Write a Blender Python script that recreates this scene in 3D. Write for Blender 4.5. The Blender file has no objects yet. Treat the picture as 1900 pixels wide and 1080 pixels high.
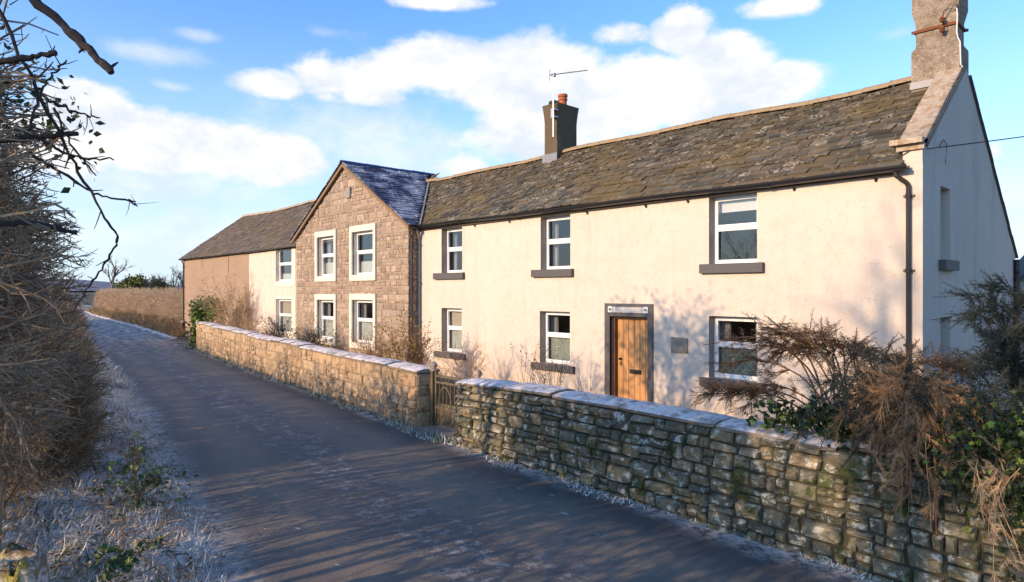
import bpy, math, random
import numpy as np
from math import radians as R, sin, cos, pi
from mathutils import Vector

# ------------------------------------------------------------------ camera, sky, sun, exposure
scn = bpy.context.scene
COL = scn.collection
cam_data = bpy.data.cameras.new('camera')
cam_data.sensor_width = 36.0
cam_data.lens = 1200.0 / 1900.0 * 36.0
cam_data.clip_start = 0.05
cam_data.clip_end = 6000
cam = bpy.data.objects.new('camera', cam_data)
COL.objects.link(cam)
CAM_H = 2.65
cam.location = (0, 0, CAM_H)
cam.rotation_euler = (R(90), 0, math.atan2(0.732272, 0.681013))   # forward = (-0.732, 0.681)
scn.camera = cam

SUN_EL, SUN_AZ = R(17.0), R(8.0)      # from the front of the house (-Y), leaning a little to -X
sd = bpy.data.lights.new('sun', 'SUN')
sd.energy = 4.25
sd.angle = R(0.5)
sd.color = (1.0, 0.70, 0.435)
sun = bpy.data.objects.new('sun', sd)
COL.objects.link(sun)
travel = Vector((sin(SUN_AZ) * cos(SUN_EL), cos(SUN_AZ) * cos(SUN_EL), -sin(SUN_EL)))
sun.rotation_euler = travel.to_track_quat('-Z', 'Y').to_euler()
sun.location = (0, -40, 40)

scn.view_settings.view_transform = 'Standard'
scn.view_settings.look = 'None'
scn.view_settings.exposure = 0.38
scn.view_settings.gamma = 1.0
scn.render.engine = 'CYCLES'
scn.cycles.max_bounces = 6
scn.cycles.transparent_max_bounces = 12


class NT:
    """short hand for building node trees"""
    def __init__(self, nt):
        self.nt = nt
    def n(self, t, **kw):
        nd = self.nt.nodes.new(t)
        for k, v in kw.items():
            setattr(nd, k, v)
        return nd
    def put(self, sock, v):
        if v is None:
            return
        if isinstance(v, bpy.types.NodeSocket):
            self.nt.links.new(v, sock)
        elif isinstance(v, (tuple, list)) and len(v) == 3 and sock.type == 'RGBA':
            sock.default_value = (*v, 1)
        else:
            sock.default_value = v
    def math(self, op, a, b=None, c=None, clamp=False):
        nd = self.n('ShaderNodeMath', operation=op, use_clamp=clamp)
        self.put(nd.inputs[0], a); self.put(nd.inputs[1], b)
        if c is not None: self.put(nd.inputs[2], c)
        return nd.outputs[0]
    def vmath(self, op, a, b=None):
        nd = self.n('ShaderNodeVectorMath', operation=op)
        self.put(nd.inputs[0], a); self.put(nd.inputs[1], b)
        return nd.outputs['Value'] if op in ('LENGTH', 'DOT_PRODUCT') else nd.outputs[0]
    def noise(self, vec, scale, detail=4, rough=0.55, dist=0.0):
        nd = self.n('ShaderNodeTexNoise')
        self.put(nd.inputs['Vector'], vec)
        nd.inputs['Scale'].default_value = scale
        nd.inputs['Detail'].default_value = detail
        nd.inputs['Roughness'].default_value = rough
        nd.inputs['Distortion'].default_value = dist
        return nd.outputs[0]
    def vor(self, vec, scale, feature='F1', out='Distance'):
        nd = self.n('ShaderNodeTexVoronoi', feature=feature)
        self.put(nd.inputs['Vector'], vec)
        nd.inputs['Scale'].default_value = scale
        return nd.outputs[out]
    def step(self, x, a, b, to0=0.0, to1=1.0):
        nd = self.n('ShaderNodeMapRange', interpolation_type='SMOOTHSTEP')
        self.put(nd.inputs[0], x)
        nd.inputs[1].default_value = a; nd.inputs[2].default_value = b
        nd.inputs[3].default_value = to0; nd.inputs[4].default_value = to1
        return nd.outputs[0]
    def mix(self, f, a, b, blend='MIX'):
        nd = self.n('ShaderNodeMix', data_type='RGBA', blend_type=blend)
        self.put(nd.inputs[0], f); self.put(nd.inputs[6], a); self.put(nd.inputs[7], b)
        return nd.outputs[2]
    def ramp(self, f, stops, const=False):
        nd = self.n('ShaderNodeValToRGB')
        cr = nd.color_ramp
        cr.interpolation = 'CONSTANT' if const else 'LINEAR'
        while len(cr.elements) < len(stops): cr.elements.new(0.5)
        for e, (p, c) in zip(cr.elements, stops):
            e.position = p; e.color = (*c, 1)
        self.put(nd.inputs[0], f)
        return nd.outputs[0]
    def bump(self, h, strength=0.5, dist=0.02, normal=None):
        nd = self.n('ShaderNodeBump')
        nd.inputs['Strength'].default_value = strength
        nd.inputs['Distance'].default_value = dist
        self.put(nd.inputs['Height'], h)
        self.put(nd.inputs['Normal'], normal)
        return nd.outputs[0]
    def scale(self, vec, s):
        nd = self.n('ShaderNodeVectorMath', operation='MULTIPLY')
        self.put(nd.inputs[0], vec)
        nd.inputs[1].default_value = s
        return nd.outputs[0]


# ---- world: Nishita sky with procedural clouds placed by compass direction
world = bpy.data.worlds.new('World')
scn.world = world
world.use_nodes = True
wt = world.node_tree
wt.nodes.clear()
w = NT(wt)
sky = w.n('ShaderNodeTexSky', sky_type='NISHITA')
sky.sun_disc = False
sky.sun_elevation = SUN_EL
sky.sun_rotation = pi + SUN_AZ
sky.altitude = 50
sky.air_density = 1.0
sky.dust_density = 0.6
sky.ozone_density = 2.2
dirv = w.n('ShaderNodeTexCoord').outputs['Generated']
dirn = w.vmath('NORMALIZE', dirv)
sep = w.n('ShaderNodeSeparateXYZ'); w.put(sep.inputs[0], dirn)
az = w.math('MULTIPLY', w.math('ARCTAN2', sep.outputs[0], sep.outputs[1]), 180 / pi)   # compass bearing from +Y
el = w.math('MULTIPLY', w.math('ARCSINE', sep.outputs[2]), 180 / pi)
def dir_of(px, py):   # notebook: where a cloud stood in the sky, as bearing / elevation in degrees
    r, k = (px - 950) / 1200.0, (540 - py) / 1200.0
    x, y = -0.732272 + r * 0.681013, 0.681013 + r * 0.732272
    return math.degrees(math.atan2(x, y)), math.degrees(math.atan2(k, math.hypot(x, y)))
def blob(px, py, rx, ry, wgt):
    a0, e0 = dir_of(px, py)
    a1, _ = dir_of(px + rx, py); _, e1 = dir_of(px, py - ry)
    dx = w.math('DIVIDE', w.math('SUBTRACT', az, a0), max(abs(a1 - a0), 0.2))
    dy = w.math('DIVIDE', w.math('SUBTRACT', el, e0), max(abs(e1 - e0), 0.2))
    d2 = w.math('ADD', w.math('MULTIPLY', dx, dx), w.math('MULTIPLY', dy, dy))
    return w.math('MULTIPLY', w.math('EXPONENT', w.math('MULTIPLY', d2, -0.8)), wgt)
def field(blobs):
    acc = None
    for b in blobs:
        v = blob(*b)
        acc = v if acc is None else w.math('MAXIMUM', acc, v)
    return acc
strv = w.scale(dirn, (1, 1, 1.7))
n_big = w.noise(strv, 5.0, 9, 0.6, 0.3)
n_mid = w.noise(w.vmath('ADD', strv, (3.1, 1.7, 0.4)), 13.0, 8, 0.62, 0.2)
cum = field([(160, 205, 110, 66, 1.1), (300, 262, 180, 68, 1.1), (490, 290, 160, 62, 1.08), (120, 260, 130, 85, 1.0),
             (500, 152, 110, 40, .9), (660, 150, 150, 62, 1.0), (800, 118, 150, 62, 1.0), (960, 150, 210, 80, 1.05),
             (1180, 150, 170, 62, .95), (1340, 120, 110, 85, 1.05), (1440, 160, 110, 52, 1.0), (1270, 60, 70, 70, .9),
             (1450, 12, 110, 36, .95), (1150, 66, 80, 34, .62), (800, 2, 130, 24, .85), (1000, 250, 220, 90, .85),
             (1200, 200, 260, 60, .85), (870, 315, 120, 40, .7), (1846, 280, 26, 26, .75),
             # low clouds either side of the picture
             (2500, 320, 200, 60, .9), (-300, 240, 220, 70, .9)])
thin = field([(290, 98, 90, 20, .8), (372, 66, 50, 14, .6), (320, 160, 40, 10, .5), (420, 440, 330, 70, .65), (1665, 62, 60, 12, .4),
              (250, 330, 300, 60, .7), (700, 260, 240, 90, .65), (1850, 60, 60, 14, .3), (620, 60, 60, 14, .35), (1850, 420, 120, 120, .6)])
dens = w.math('ADD', cum, w.math('ADD', w.math('MULTIPLY', w.math('SUBTRACT', n_big, 0.5), 1.1),
                                 w.math('MULTIPLY', w.math('SUBTRACT', n_mid, 0.5), 0.55)))
a_cum = w.step(dens, 0.44, 0.74)
a_thin = w.math('MULTIPLY', w.step(w.math('ADD', thin, w.math('MULTIPLY', w.math('SUBTRACT', n_mid, 0.5), 1.1)), 0.12, 0.95), 0.75)
alpha = w.math('MAXIMUM', a_cum, a_thin)
grey = w.step(w.noise(w.vmath('ADD', strv, (0.2, 0.9, 2.3)), 9.0, 8, 0.6), 0.42, 0.66)
ccol = w.mix(w.math('MULTIPLY', grey, 0.8), (5.5, 5.45, 5.4), (3.8, 4.3, 5.0))
skyc = w.n('ShaderNodeHueSaturation')
skyc.inputs['Saturation'].default_value = 1.0
w.put(skyc.inputs['Color'], sky.outputs[0])
hz = w.step(el, -2.0, 24.0, 1.0, 0.0)
skyp = w.mix(w.math('MULTIPLY', hz, 0.8), w.mix(1.0, sky.outputs[0], (0.98, 1.36, 1.78), 'MULTIPLY'), (4.15, 4.8, 5.7))
zen = w.step(el, 32.0, 62.0, 1.0, 0.6)
skyp = w.vmath('SCALE', skyp)
w.put(skyp.node.inputs['Scale'], zen)
wcol = w.mix(alpha, skyp, ccol)
bg = w.n('ShaderNodeBackground')
bg.inputs['Strength'].default_value = 0.15
w.put(bg.inputs['Color'], wcol)
wo = w.n('ShaderNodeOutputWorld')
wt.links.new(bg.outputs[0], wo.inputs[0])


# ------------------------------------------------------------------ helpers
class MB:
    """collects shapes and links them as ONE mesh object"""
    def __init__(self):
        self.V = []; self.nv = 0; self.T = []; self.Q = []; self.P = []
    def add(self, V, F, mi=0):
        V = np.asarray(V, float).reshape(-1, 3)
        o = self.nv
        self.V.append(V); self.nv += len(V)
        if isinstance(F, np.ndarray):
            (self.T if F.shape[1] == 3 else self.Q).append((F + o, mi))
        else:
            t = [f for f in F if len(f) == 3]; q = [f for f in F if len(f) == 4]
            if t: self.T.append((np.array(t) + o, mi))
            if q: self.Q.append((np.array(q) + o, mi))
            for f in F:
                if len(f) > 4: self.P.append(([i + o for i in f], mi))
        return o
    def box(self, x0, x1, y0, y1, z0, z1, mi=0):
        self.add([(x0, y0, z0), (x1, y0, z0), (x1, y1, z0), (x0, y1, z0), (x0, y0, z1), (x1, y0, z1), (x1, y1, z1), (x0, y1, z1)],
                 [(0, 3, 2, 1), (4, 5, 6, 7), (0, 1, 5, 4), (1, 2, 6, 5), (2, 3, 7, 6), (3, 0, 4, 7)], mi)
    def quad(self, a, b, c, d, mi=0):
        self.add([a, b, c, d], [(0, 1, 2, 3)], mi)
    def poly(self, pts, mi=0):
        self.add(pts, [tuple(range(len(pts)))], mi)
    def loft(self, rings, mi=0, closed=True, cap0=True, cap1=True):
        k = len(rings[0]); V = np.concatenate([np.asarray(r, float) for r in rings])
        F = []
        for i in range(len(rings) - 1):
            for j in range(k if closed else k - 1):
                a = i * k + j; b = i * k + (j + 1) % k
                F.append((a, b, b + k, a + k))
        if cap0: F.append(tuple(range(k))[::-1])
        if cap1: F.append(tuple(range((len(rings) - 1) * k, len(rings) * k)))
        self.add(V, F, mi)
    def tube(self, path, rad, sides=4, mi=0, cap=True):
        P = np.asarray(path, float); n = len(P)
        if np.isscalar(rad): rad = [rad] * n
        T = np.gradient(P, axis=0)
        T /= np.linalg.norm(T, axis=1)[:, None] + 1e-9
        m = T.mean(0); ref = np.array((0, 0, 1.)) if abs(m[2]) < 0.85 * (np.linalg.norm(m) + 1e-9) else np.array((1., 0, 0))
        A = np.cross(T, ref); A /= np.linalg.norm(A, axis=1)[:, None] + 1e-9
        B = np.cross(T, A)
        th = np.arange(sides) * 2 * pi / sides
        rr = np.asarray(rad)[:, None, None]
        V = P[:, None, :] + rr * (np.cos(th)[None, :, None] * A[:, None, :] + np.sin(th)[None, :, None] * B[:, None, :])
        i = np.arange(n - 1)[:, None] * sides; j = np.arange(sides)[None, :]; j2 = (j + 1) % sides
        F = np.stack([i + j, i + j2, i + sides + j2, i + sides + j], -1).reshape(-1, 4)
        o = self.add(V.reshape(-1, 3), F, mi)
        if cap:
            c0 = [o + q for q in range(sides)][::-1]; c1 = [o + (n - 1) * sides + q for q in range(sides)]
            for c in (c0, c1):
                if sides == 3: self.T.append((np.array([c]), mi))
                elif sides == 4: self.Q.append((np.array([c]), mi))
                else: self.P.append((c, mi))
    def inst(self, V, F, M, pos, mi=0):
        """many copies of a small template, by 3x3 matrices and positions"""
        V = np.asarray(V, float); F = np.asarray(F); n = len(pos)
        if n == 0: return
        VV = np.einsum('nij,kj->nki', M, V) + np.asarray(pos)[:, None, :]
        FF = (F[None] + (np.arange(n) * len(V))[:, None, None]).reshape(-1, F.shape[1])
        self.add(VV.reshape(-1, 3), FF, mi)
    def build(self, name, mats, parent=None, smooth=False, deform=None):
        V = np.concatenate(self.V) if self.V else np.zeros((0, 3))
        if deform is not None: V = deform(V)
        if not isinstance(mats, (list, tuple)): mats = [mats]
        me = bpy.data.meshes.new(name)
        li, ls, mi = [], [], []
        for F, m in self.T:
            li.append(F.ravel()); ls += [np.full(len(F), 3)]; mi.append(np.full(len(F), m))
        for F, m in self.Q:
            li.append(F.ravel()); ls += [np.full(len(F), 4)]; mi.append(np.full(len(F), m))
        for f, m in self.P:
            li.append(np.array(f)); ls.append(np.array([len(f)])); mi.append(np.array([m]))
        li = np.concatenate(li).astype(np.int32); ls = np.concatenate(ls).astype(np.int32); mi = np.concatenate(mi).astype(np.int32)
        me.vertices.add(len(V)); me.vertices.foreach_set('co', V.astype(np.float32).ravel())
        me.loops.add(len(li)); me.loops.foreach_set('vertex_index', li)
        me.polygons.add(len(ls))
        me.polygons.foreach_set('loop_start', np.concatenate([[0], np.cumsum(ls)[:-1]]).astype(np.int32))
        me.polygons.foreach_set('loop_total', ls)
        for m in mats: me.materials.append(m)
        me.polygons.foreach_set('material_index', mi)
        me.polygons.foreach_set('use_smooth', np.full(len(ls), bool(smooth)))
        me.update(calc_edges=True); me.validate()
        ob = bpy.data.objects.new(name, me)
        COL.objects.link(ob)
        if parent is not None:
            ob.parent = parent
            r = parent; off = Vector((0, 0, 0))
            while r is not None:
                off += r.location; r = r.parent
            me.transform(__import__('mathutils').Matrix.Translation(-off))
        return ob

def tag(o, label=None, cat=None, group=None, kind=None):
    if label: o['label'] = label
    if cat: o['category'] = cat
    if group: o['group'] = group
    if kind: o['kind'] = kind
    return o
def thing(name, label, cat, loc, group=None):
    o = bpy.data.objects.new(name, None)
    COL.objects.link(o); o.location = loc
    o.empty_display_size = 0.2
    return tag(o, label, cat, group)

def material(name, fn, rough=0.85, spec=0.3):
    m = bpy.data.materials.new(name); m.use_nodes = True
    nt = m.node_tree; t = NT(nt)
    b = nt.nodes['Principled BSDF']
    b.inputs['Roughness'].default_value = rough
    b.inputs['Specular IOR Level'].default_value = spec
    t.geo = t.n('ShaderNodeNewGeometry'); t.pos = t.geo.outputs['Position']; t.rnd = t.geo.outputs['Random Per Island']
    t.nor = t.geo.outputs['Normal']
    r = fn(t)
    if isinstance(r, dict):
        for k, v in r.items(): t.put(b.inputs[k], v)
    else:
        t.put(b.inputs['Base Color'], r)
    return m
def plain(name, col, rough=0.6, metal=0.0, spec=0.4, var=0.15, scale=9.0):
    def f(t):
        n = t.noise(t.pos, scale, 5)
        c = t.mix(n, tuple(x * (1 - var) for x in col), tuple(min(1, x * (1 + var)) for x in col))
        return {'Base Color': c, 'Metallic': metal}
    return material(name, f, rough, spec)

# ------------------------------------------------------------------ materials
def m_cream(t):
    big = t.noise(t.pos, 0.55, 5, 0.6); fine = t.noise(t.pos, 45, 4, 0.7); mid = t.noise(t.pos, 3.2, 6, 0.65)
    sp_ = t.n('ShaderNodeSeparateXYZ'); t.put(sp_.inputs[0], t.pos); z = sp_.outputs[2]
    c = t.mix(big, (0.615, 0.515, 0.425), (0.695, 0.61, 0.53))
    c = t.mix(t.math('MULTIPLY', t.step(mid, .42, .68), .30), c, (0.60, 0.48, 0.36))
    run = t.step(t.noise(t.scale(t.pos, (2.6, 2.6, 0.22)), 1.6, 6, 0.65), 0.50, 0.74)       # runs from gutter and sills
    c = t.mix(t.math('MULTIPLY', run, 0.34), c, (0.50, 0.37, 0.25))
    base = t.step(t.math('ADD', z, t.math('MULTIPLY', mid, 0.7)), 1.15, 0.45)                   # damp foot
    c = t.mix(t.math('MULTIPLY', base, 0.45), c, (0.42, 0.34, 0.25))
    sp = t.step(t.noise(t.pos, 12, 3, 0.6), 0.63, 0.72)
    c = t.mix(t.math('MULTIPLY', sp, 0.30), c, (0.50, 0.39, 0.27))
    crack = t.step(t.math('ABSOLUTE', t.math('SUBTRACT', t.noise(t.pos, 0.9, 9, 0.62), 0.5)), 0.0035, 0.0008)
    c = t.mix(t.math('MULTIPLY', crack, 0.4), c, (0.36, 0.28, 0.20))
    h = t.math('ADD', t.math('MULTIPLY', fine, 0.6), t.math('ADD', t.math('MULTIPLY', mid, 1.3), t.math('MULTIPLY', big, 1.5)))
    return {'Base Color': c, 'Normal': t.bump(h, 0.6, 0.025)}
CREAM = material('roughcast cream', m_cream, 0.9, 0.15)
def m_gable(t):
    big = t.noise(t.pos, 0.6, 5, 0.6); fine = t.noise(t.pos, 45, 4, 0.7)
    c = t.mix(big, (0.47, 0.425, 0.365), (0.59, 0.54, 0.475))  # darker than the front render: the gable's shade is put into the colour
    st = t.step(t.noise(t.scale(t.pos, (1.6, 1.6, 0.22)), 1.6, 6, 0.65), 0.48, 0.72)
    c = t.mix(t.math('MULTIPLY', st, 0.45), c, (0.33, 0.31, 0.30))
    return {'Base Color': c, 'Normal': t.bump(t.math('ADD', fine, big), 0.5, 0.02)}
GABLE = material('streaked cream render toned for shade', m_gable, 0.9, 0.15)
def m_brown(t):
    big = t.noise(t.pos, 0.5, 6, 0.65); mid = t.noise(t.pos, 5, 5, 0.7); fine = t.noise(t.pos, 40, 3)
    c = t.mix(big, (0.31, 0.215, 0.15), (0.43, 0.315, 0.23))
    c = t.mix(t.math('MULTIPLY', t.step(mid, 0.5, 0.75), 0.5), c, (0.27, 0.17, 0.10))
    return {'Base Color': c, 'Normal': t.bump(t.math('ADD', mid, fine), 0.6, 0.03)}
BROWN = material('brown render', m_brown, 0.92, 0.1)
def m_stone(t):
    n = t.noise(t.pos, 6, 6, 0.65); f = t.noise(t.pos, 30, 4, 0.7)
    c = t.ramp(t.rnd, [(0, (0.27, 0.205, 0.15)), (.25, (0.42, 0.315, 0.225)), (.5, (0.33, 0.265, 0.205)), (.75, (0.49, 0.375, 0.28)), (1, (0.25, 0.21, 0.17))])
    c = t.mix(t.math('MULTIPLY', t.step(n, 0.45, 0.72), 0.55), c, (0.25, 0.175, 0.125))
    c = t.mix(t.math('MULTIPLY', t.step(f, 0.58, 0.7), 0.25), c, (0.55, 0.45, 0.36))
    return {'Base Color': c, 'Normal': t.bump(t.math('ADD', n, f), 0.8, 0.02)}
STONE = material('pinkish brown sandstone', m_stone, 0.9, 0.15)
MORTAR = plain('mortar', (0.36, 0.26, 0.19), 0.95, var=0.3, scale=14)
def m_rubble(t):
    n = t.noise(t.pos, 7, 6, 0.65); f = t.noise(t.pos, 34, 4, 0.7); big = t.noise(t.pos, 0.8, 4)
    c = t.ramp(t.rnd, [(0, (0.10, 0.098, 0.07)), (.2, (0.29, 0.245, 0.155)), (.4, (0.15, 0.145, 0.105)), (.6, (0.40, 0.30, 0.165)), (.8, (0.13, 0.135, 0.10)), (1, (0.31, 0.27, 0.185))])
    c = t.mix(t.math('MULTIPLY', t.step(n, 0.42, 0.7), 0.6), c, (0.12, 0.11, 0.09))
    lic = t.step(t.noise(t.vmath('ADD', t.pos, (5, 2, 9)), 8.5, 6, 0.66), 0.53, 0.60)
    c = t.mix(t.math('MULTIPLY', lic, 0.85), c, (0.56, 0.55, 0.47))
    yl = t.step(t.noise(t.vmath('ADD', t.pos, (1, 7, 3)), 4.2, 5, 0.7), 0.60, 0.70)
    c = t.mix(t.math('MULTIPLY', yl, 0.45), c, (0.36, 0.28, 0.09))
    ms = t.step(t.math('ADD', t.noise(t.vmath('ADD', t.pos, (8, 1, 1)), 3.0, 6, 0.7), t.math('MULTIPLY', big, 0.25)), 0.65, 0.76)
    c = t.mix(t.math('MULTIPLY', ms, 0.9), c, (0.065, 0.085, 0.022))
    return {'Base Color': c, 'Normal': t.bump(t.math('ADD', n, t.math('MULTIPLY', f, 0.6)), 0.9, 0.03)}
RUBBLE = material('lichened rubble stone', m_rubble, 0.92, 0.15)
def m_rubble2(t):
    n = t.noise(t.pos, 6, 6, 0.65); f = t.noise(t.pos, 28, 4, 0.7)
    c = t.ramp(t.rnd, [(0, (0.38, 0.26, 0.155)), (.3, (0.56, 0.39, 0.225)), (.6, (0.46, 0.335, 0.215)), (1, (0.60, 0.45, 0.285))])
    c = t.mix(t.math('MULTIPLY', t.step(n, 0.47, 0.66), 0.8), c, (0.14, 0.11, 0.075))
    c = t.mix(t.math('MULTIPLY', t.step(f, 0.57, 0.7), 0.45), c, (0.56, 0.48, 0.37))
    return {'Base Color': c, 'Normal': t.bump(t.math('ADD', n, f), 0.9, 0.03)}
RUBBLE2 = material('warm weathered rubble stone', m_rubble2, 0.92, 0.15)
WALLCORE = plain('earthy wall joints', (0.05, 0.05, 0.034), 0.95, var=0.4, scale=12)
WALLCORE2 = plain('old lime joints', (0.30, 0.23, 0.155), 0.95, var=0.4, scale=10)
def m_frost_cope(t):
    n = t.noise(t.pos, 5, 7, 0.7); f = t.noise(t.pos, 60, 3, 0.6)
    sepn = t.n('ShaderNodeSeparateXYZ'); t.put(sepn.inputs[0], t.nor)
    st = t.mix(t.noise(t.pos, 11, 5, 0.7), (0.20, 0.16, 0.12), (0.36, 0.30, 0.24))
    up = t.step(t.math('ADD', sepn.outputs[2], t.math('MULTIPLY', t.math('SUBTRACT', n, 0.5), 0.9)), 0.30, 0.72)
    up = t.math('MULTIPLY', up, t.step(t.noise(t.pos, 3.4, 9, 0.78), 0.40, 0.53, 0.2, 1.0))
    return {'Base Color': t.mix(up, st, (0.80, 0.755, 0.73)), 'Normal': t.bump(t.math('ADD', n, f), 0.6, 0.02)}
FROSTCOPE = material('frosted coping stone', m_frost_cope, 0.8, 0.25)
def slate(name, cols, lich=0.5, moss=0.5, frost=0.0):
    def f(t):
        n = t.noise(t.pos, 8, 5, 0.65); fi = t.noise(t.pos, 40, 3)
        c = t.ramp(t.rnd, [(i / (len(cols) - 1), x) for i, x in enumerate(cols)])
        c = t.mix(t.math('MULTIPLY', n, 0.45), c, (0.06, 0.055, 0.045))
        l1 = t.step(t.noise(t.scale(t.pos, (1, 1, 1)), 9.5, 5, 0.68), 0.585, 0.65)
        c = t.mix(t.math('MULTIPLY', l1, lich), c, (0.42, 0.37, 0.29))
        patch = t.step(t.math('FRACT', t.math('MULTIPLY', t.rnd, 7.31)), 0.80, 0.90)
        l2 = t.math('MULTIPLY', patch, t.step(t.noise(t.vmath('ADD', t.pos, (4, 4, 1)), 15, 4, 0.65), 0.52, 0.58))
        c = t.mix(t.math('MULTIPLY', l2, lich * 1.4, clamp=True), c, (0.50, 0.43, 0.33))
        mo = t.step(t.math('ADD', t.noise(t.pos, 0.55, 4, 0.6), t.math('MULTIPLY', t.noise(t.pos, 4, 5, 0.7), 0.35)), 0.64, 0.82)
        c = t.mix(t.math('MULTIPLY', mo, moss), c, (0.17, 0.12, 0.042))
        if frost:
            fr = t.step(t.math('ADD', t.noise(t.pos, 1.1, 4, 0.6), t.math('MULTIPLY', t.noise(t.pos, 16, 5, 0.7), 0.5)), 0.66, 0.92)
            c = t.mix(t.math('MULTIPLY', fr, frost), c, (0.66, 0.68, 0.74))
        return {'Base Color': c, 'Normal': t.bump(t.math('ADD', n, fi), 0.6, 0.012)}
    return material(name, f, 0.72, 0.35)
SLATE = slate('old green slates', [(0.065, 0.055, 0.038), (0.165, 0.135, 0.09), (0.08, 0.078, 0.058), (0.22, 0.18, 0.125), (0.105, 0.105, 0.08), (0.052, 0.045, 0.034), (0.16, 0.12, 0.07), (0.12, 0.095, 0.062)], 0.6, 0.6)
SLATE_BARN = slate('barn slates', [(0.13, 0.095, 0.062), (0.19, 0.14, 0.095), (0.105, 0.082, 0.058), (0.155, 0.12, 0.08)], 0.4, 0.45)
SLATE_FROST = slate('frosted slates in shade blue', [(0.03, 0.042, 0.105), (0.05, 0.065, 0.145), (0.025, 0.034, 0.085), (0.065, 0.08, 0.165)], 0.0, 0.0, 0.7)  # blue of skylit shade put into the slate colour
DECK = plain('roof felt', (0.03, 0.028, 0.025), 0.95)
def m_cope(t):
    n = t.noise(t.pos, 7, 6, 0.7); b = t.noise(t.pos, 1.3, 4)
    c = t.mix(t.noise(t.pos, 24, 4), (0.36, 0.28, 0.20), (0.52, 0.43, 0.33))
    c = t.mix(t.math('MULTIPLY', t.step(n, 0.48, 0.60), 0.7), c, (0.27, 0.145, 0.055))
    c = t.mix(t.math('MULTIPLY', t.step(t.noise(t.vmath('ADD', t.pos, (3, 3, 3)), 14, 4, 0.7), 0.56, 0.64), 0.7), c, (0.60, 0.55, 0.47))
    return {'Base Color': c, 'Normal': t.bump(n, 0.7, 0.02)}
COPE = material('lichened coping stone', m_cope, 0.9, 0.15)
def m_ridge(t):
    n = t.noise(t.pos, 5, 6, 0.7)
    c = t.mix(n, (0.29, 0.20, 0.11), (0.40, 0.31, 0.20))
    c = t.mix(t.math('MULTIPLY', t.step(t.noise(t.pos, 13, 4, 0.7), 0.52, 0.62), 0.6), c, (0.16, 0.12, 0.075))
    return {'Base Color': c, 'Normal': t.bump(n, 0.7, 0.02)}
RIDGE = material('orange lichened ridge tile', m_ridge, 0.9, 0.15)
def m_chim(t):
    n = t.noise(t.pos, 5, 6, 0.7); f = t.noise(t.pos, 55, 3, 0.7)
    c = t.mix(t.step(n, .3, .7), (0.20, 0.155, 0.11), (0.40, 0.33, 0.255))
    c = t.mix(t.math('MULTIPLY', t.step(f, 0.48, 0.66), 0.6), c, (0.13, 0.105, 0.08))
    c = t.mix(t.math('MULTIPLY', t.step(t.noise(t.vmath('ADD', t.pos, (2, 2, 2)), 22, 3, .7), .56, .64), .5), c, (.52, .45, .37))
    return {'Base Color': c, 'Normal': t.bump(t.math('ADD', f, t.math('MULTIPLY', n, 0.5)), 0.8, 0.02)}
CHIM = material('roughcast chimney', m_chim, 0.92, 0.1)
def m_chim2(t):
    n = t.noise(t.pos, 4, 6, 0.7)
    c = t.mix(n, (0.09, 0.072, 0.048), (0.17, 0.13, 0.085))  # whole stack toned darker to carry the shade of its right face
    return {'Base Color': c, 'Normal': t.bump(t.noise(t.pos, 35, 4), 0.7, 0.02)}
CHIM2 = material('shade toned chimney render', m_chim2, 0.92, 0.1)
LEAD = plain('lead flashing', (0.22, 0.225, 0.24), 0.55, 0.3)
BLUELEAD = plain('dark valley lead', (0.035, 0.055, 0.15), 0.5, 0.1)
GREY = plain('slate grey masonry paint', (0.095, 0.088, 0.088), 0.7, var=0.12)
GREYL = plain('grey reveal paint', (0.33, 0.275, 0.235), 0.75, var=0.12)
UPVC = plain('white window frame', (0.80, 0.80, 0.79), 0.35, var=0.03)
BANDS = plain('cream painted stone', (0.72, 0.65, 0.53), 0.8, var=0.08)
BLACKP = plain('black gutter', (0.018, 0.019, 0.022), 0.32, 0.0, 0.5)
BROWNP = plain('dark brown downpipe', (0.03, 0.023, 0.02), 0.4)
GREYP = plain('grey downpipe', (0.33, 0.30, 0.28), 0.45)
PURPLEP = plain('plum black downpipe', (0.03, 0.018, 0.028), 0.4)
TERRA = plain('terracotta', (0.42, 0.12, 0.05), 0.8, var=0.2)
BLACKIRON = plain('black iron', (0.02, 0.02, 0.02), 0.5, 0.3)
RUST = plain('rusty iron', (0.20, 0.07, 0.03), 0.85, 0.2, var=0.35, scale=30)
STEEL = plain('galvanised steel', (0.42, 0.43, 0.45), 0.4, 0.7)
WHITEW = plain('white cable', (0.75, 0.73, 0.70), 0.5)
def m_door(t):
    g = t.noise(t.scale(t.pos, (30, 30, 1.6)), 1.0, 5, 0.6, 0.6); b = t.noise(t.scale(t.pos, (6, 6, 0.7)), 1, 3)
    c = t.mix(g, (0.40, 0.185, 0.065), (0.58, 0.31, 0.125))
    c = t.mix(t.math('MULTIPLY', b, 0.35), c, (0.66, 0.38, 0.17))
    return {'Base Color': c, 'Normal': t.bump(g, 0.2, 0.004)}
OAK = material('oiled oak', m_door, 0.5, 0.4)
OAKD = plain('dark oak jamb', (0.16, 0.07, 0.03), 0.6)
PLATE = plain('pale sign enamel', (0.52, 0.49, 0.46), 0.4, var=0.1)
PLATE_W = plain('white sign tile', (0.74, 0.72, 0.68), 0.4, var=0.03)
PLAQUE = plain('greyed bronze plaque', (0.23, 0.205, 0.165), 0.5, 0.1, var=0.2)
VENT = plain('grey vent slab', (0.27, 0.26, 0.22), 0.8)
GLASSM = bpy.data.materials.new('window glass'); GLASSM.use_nodes = True
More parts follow.
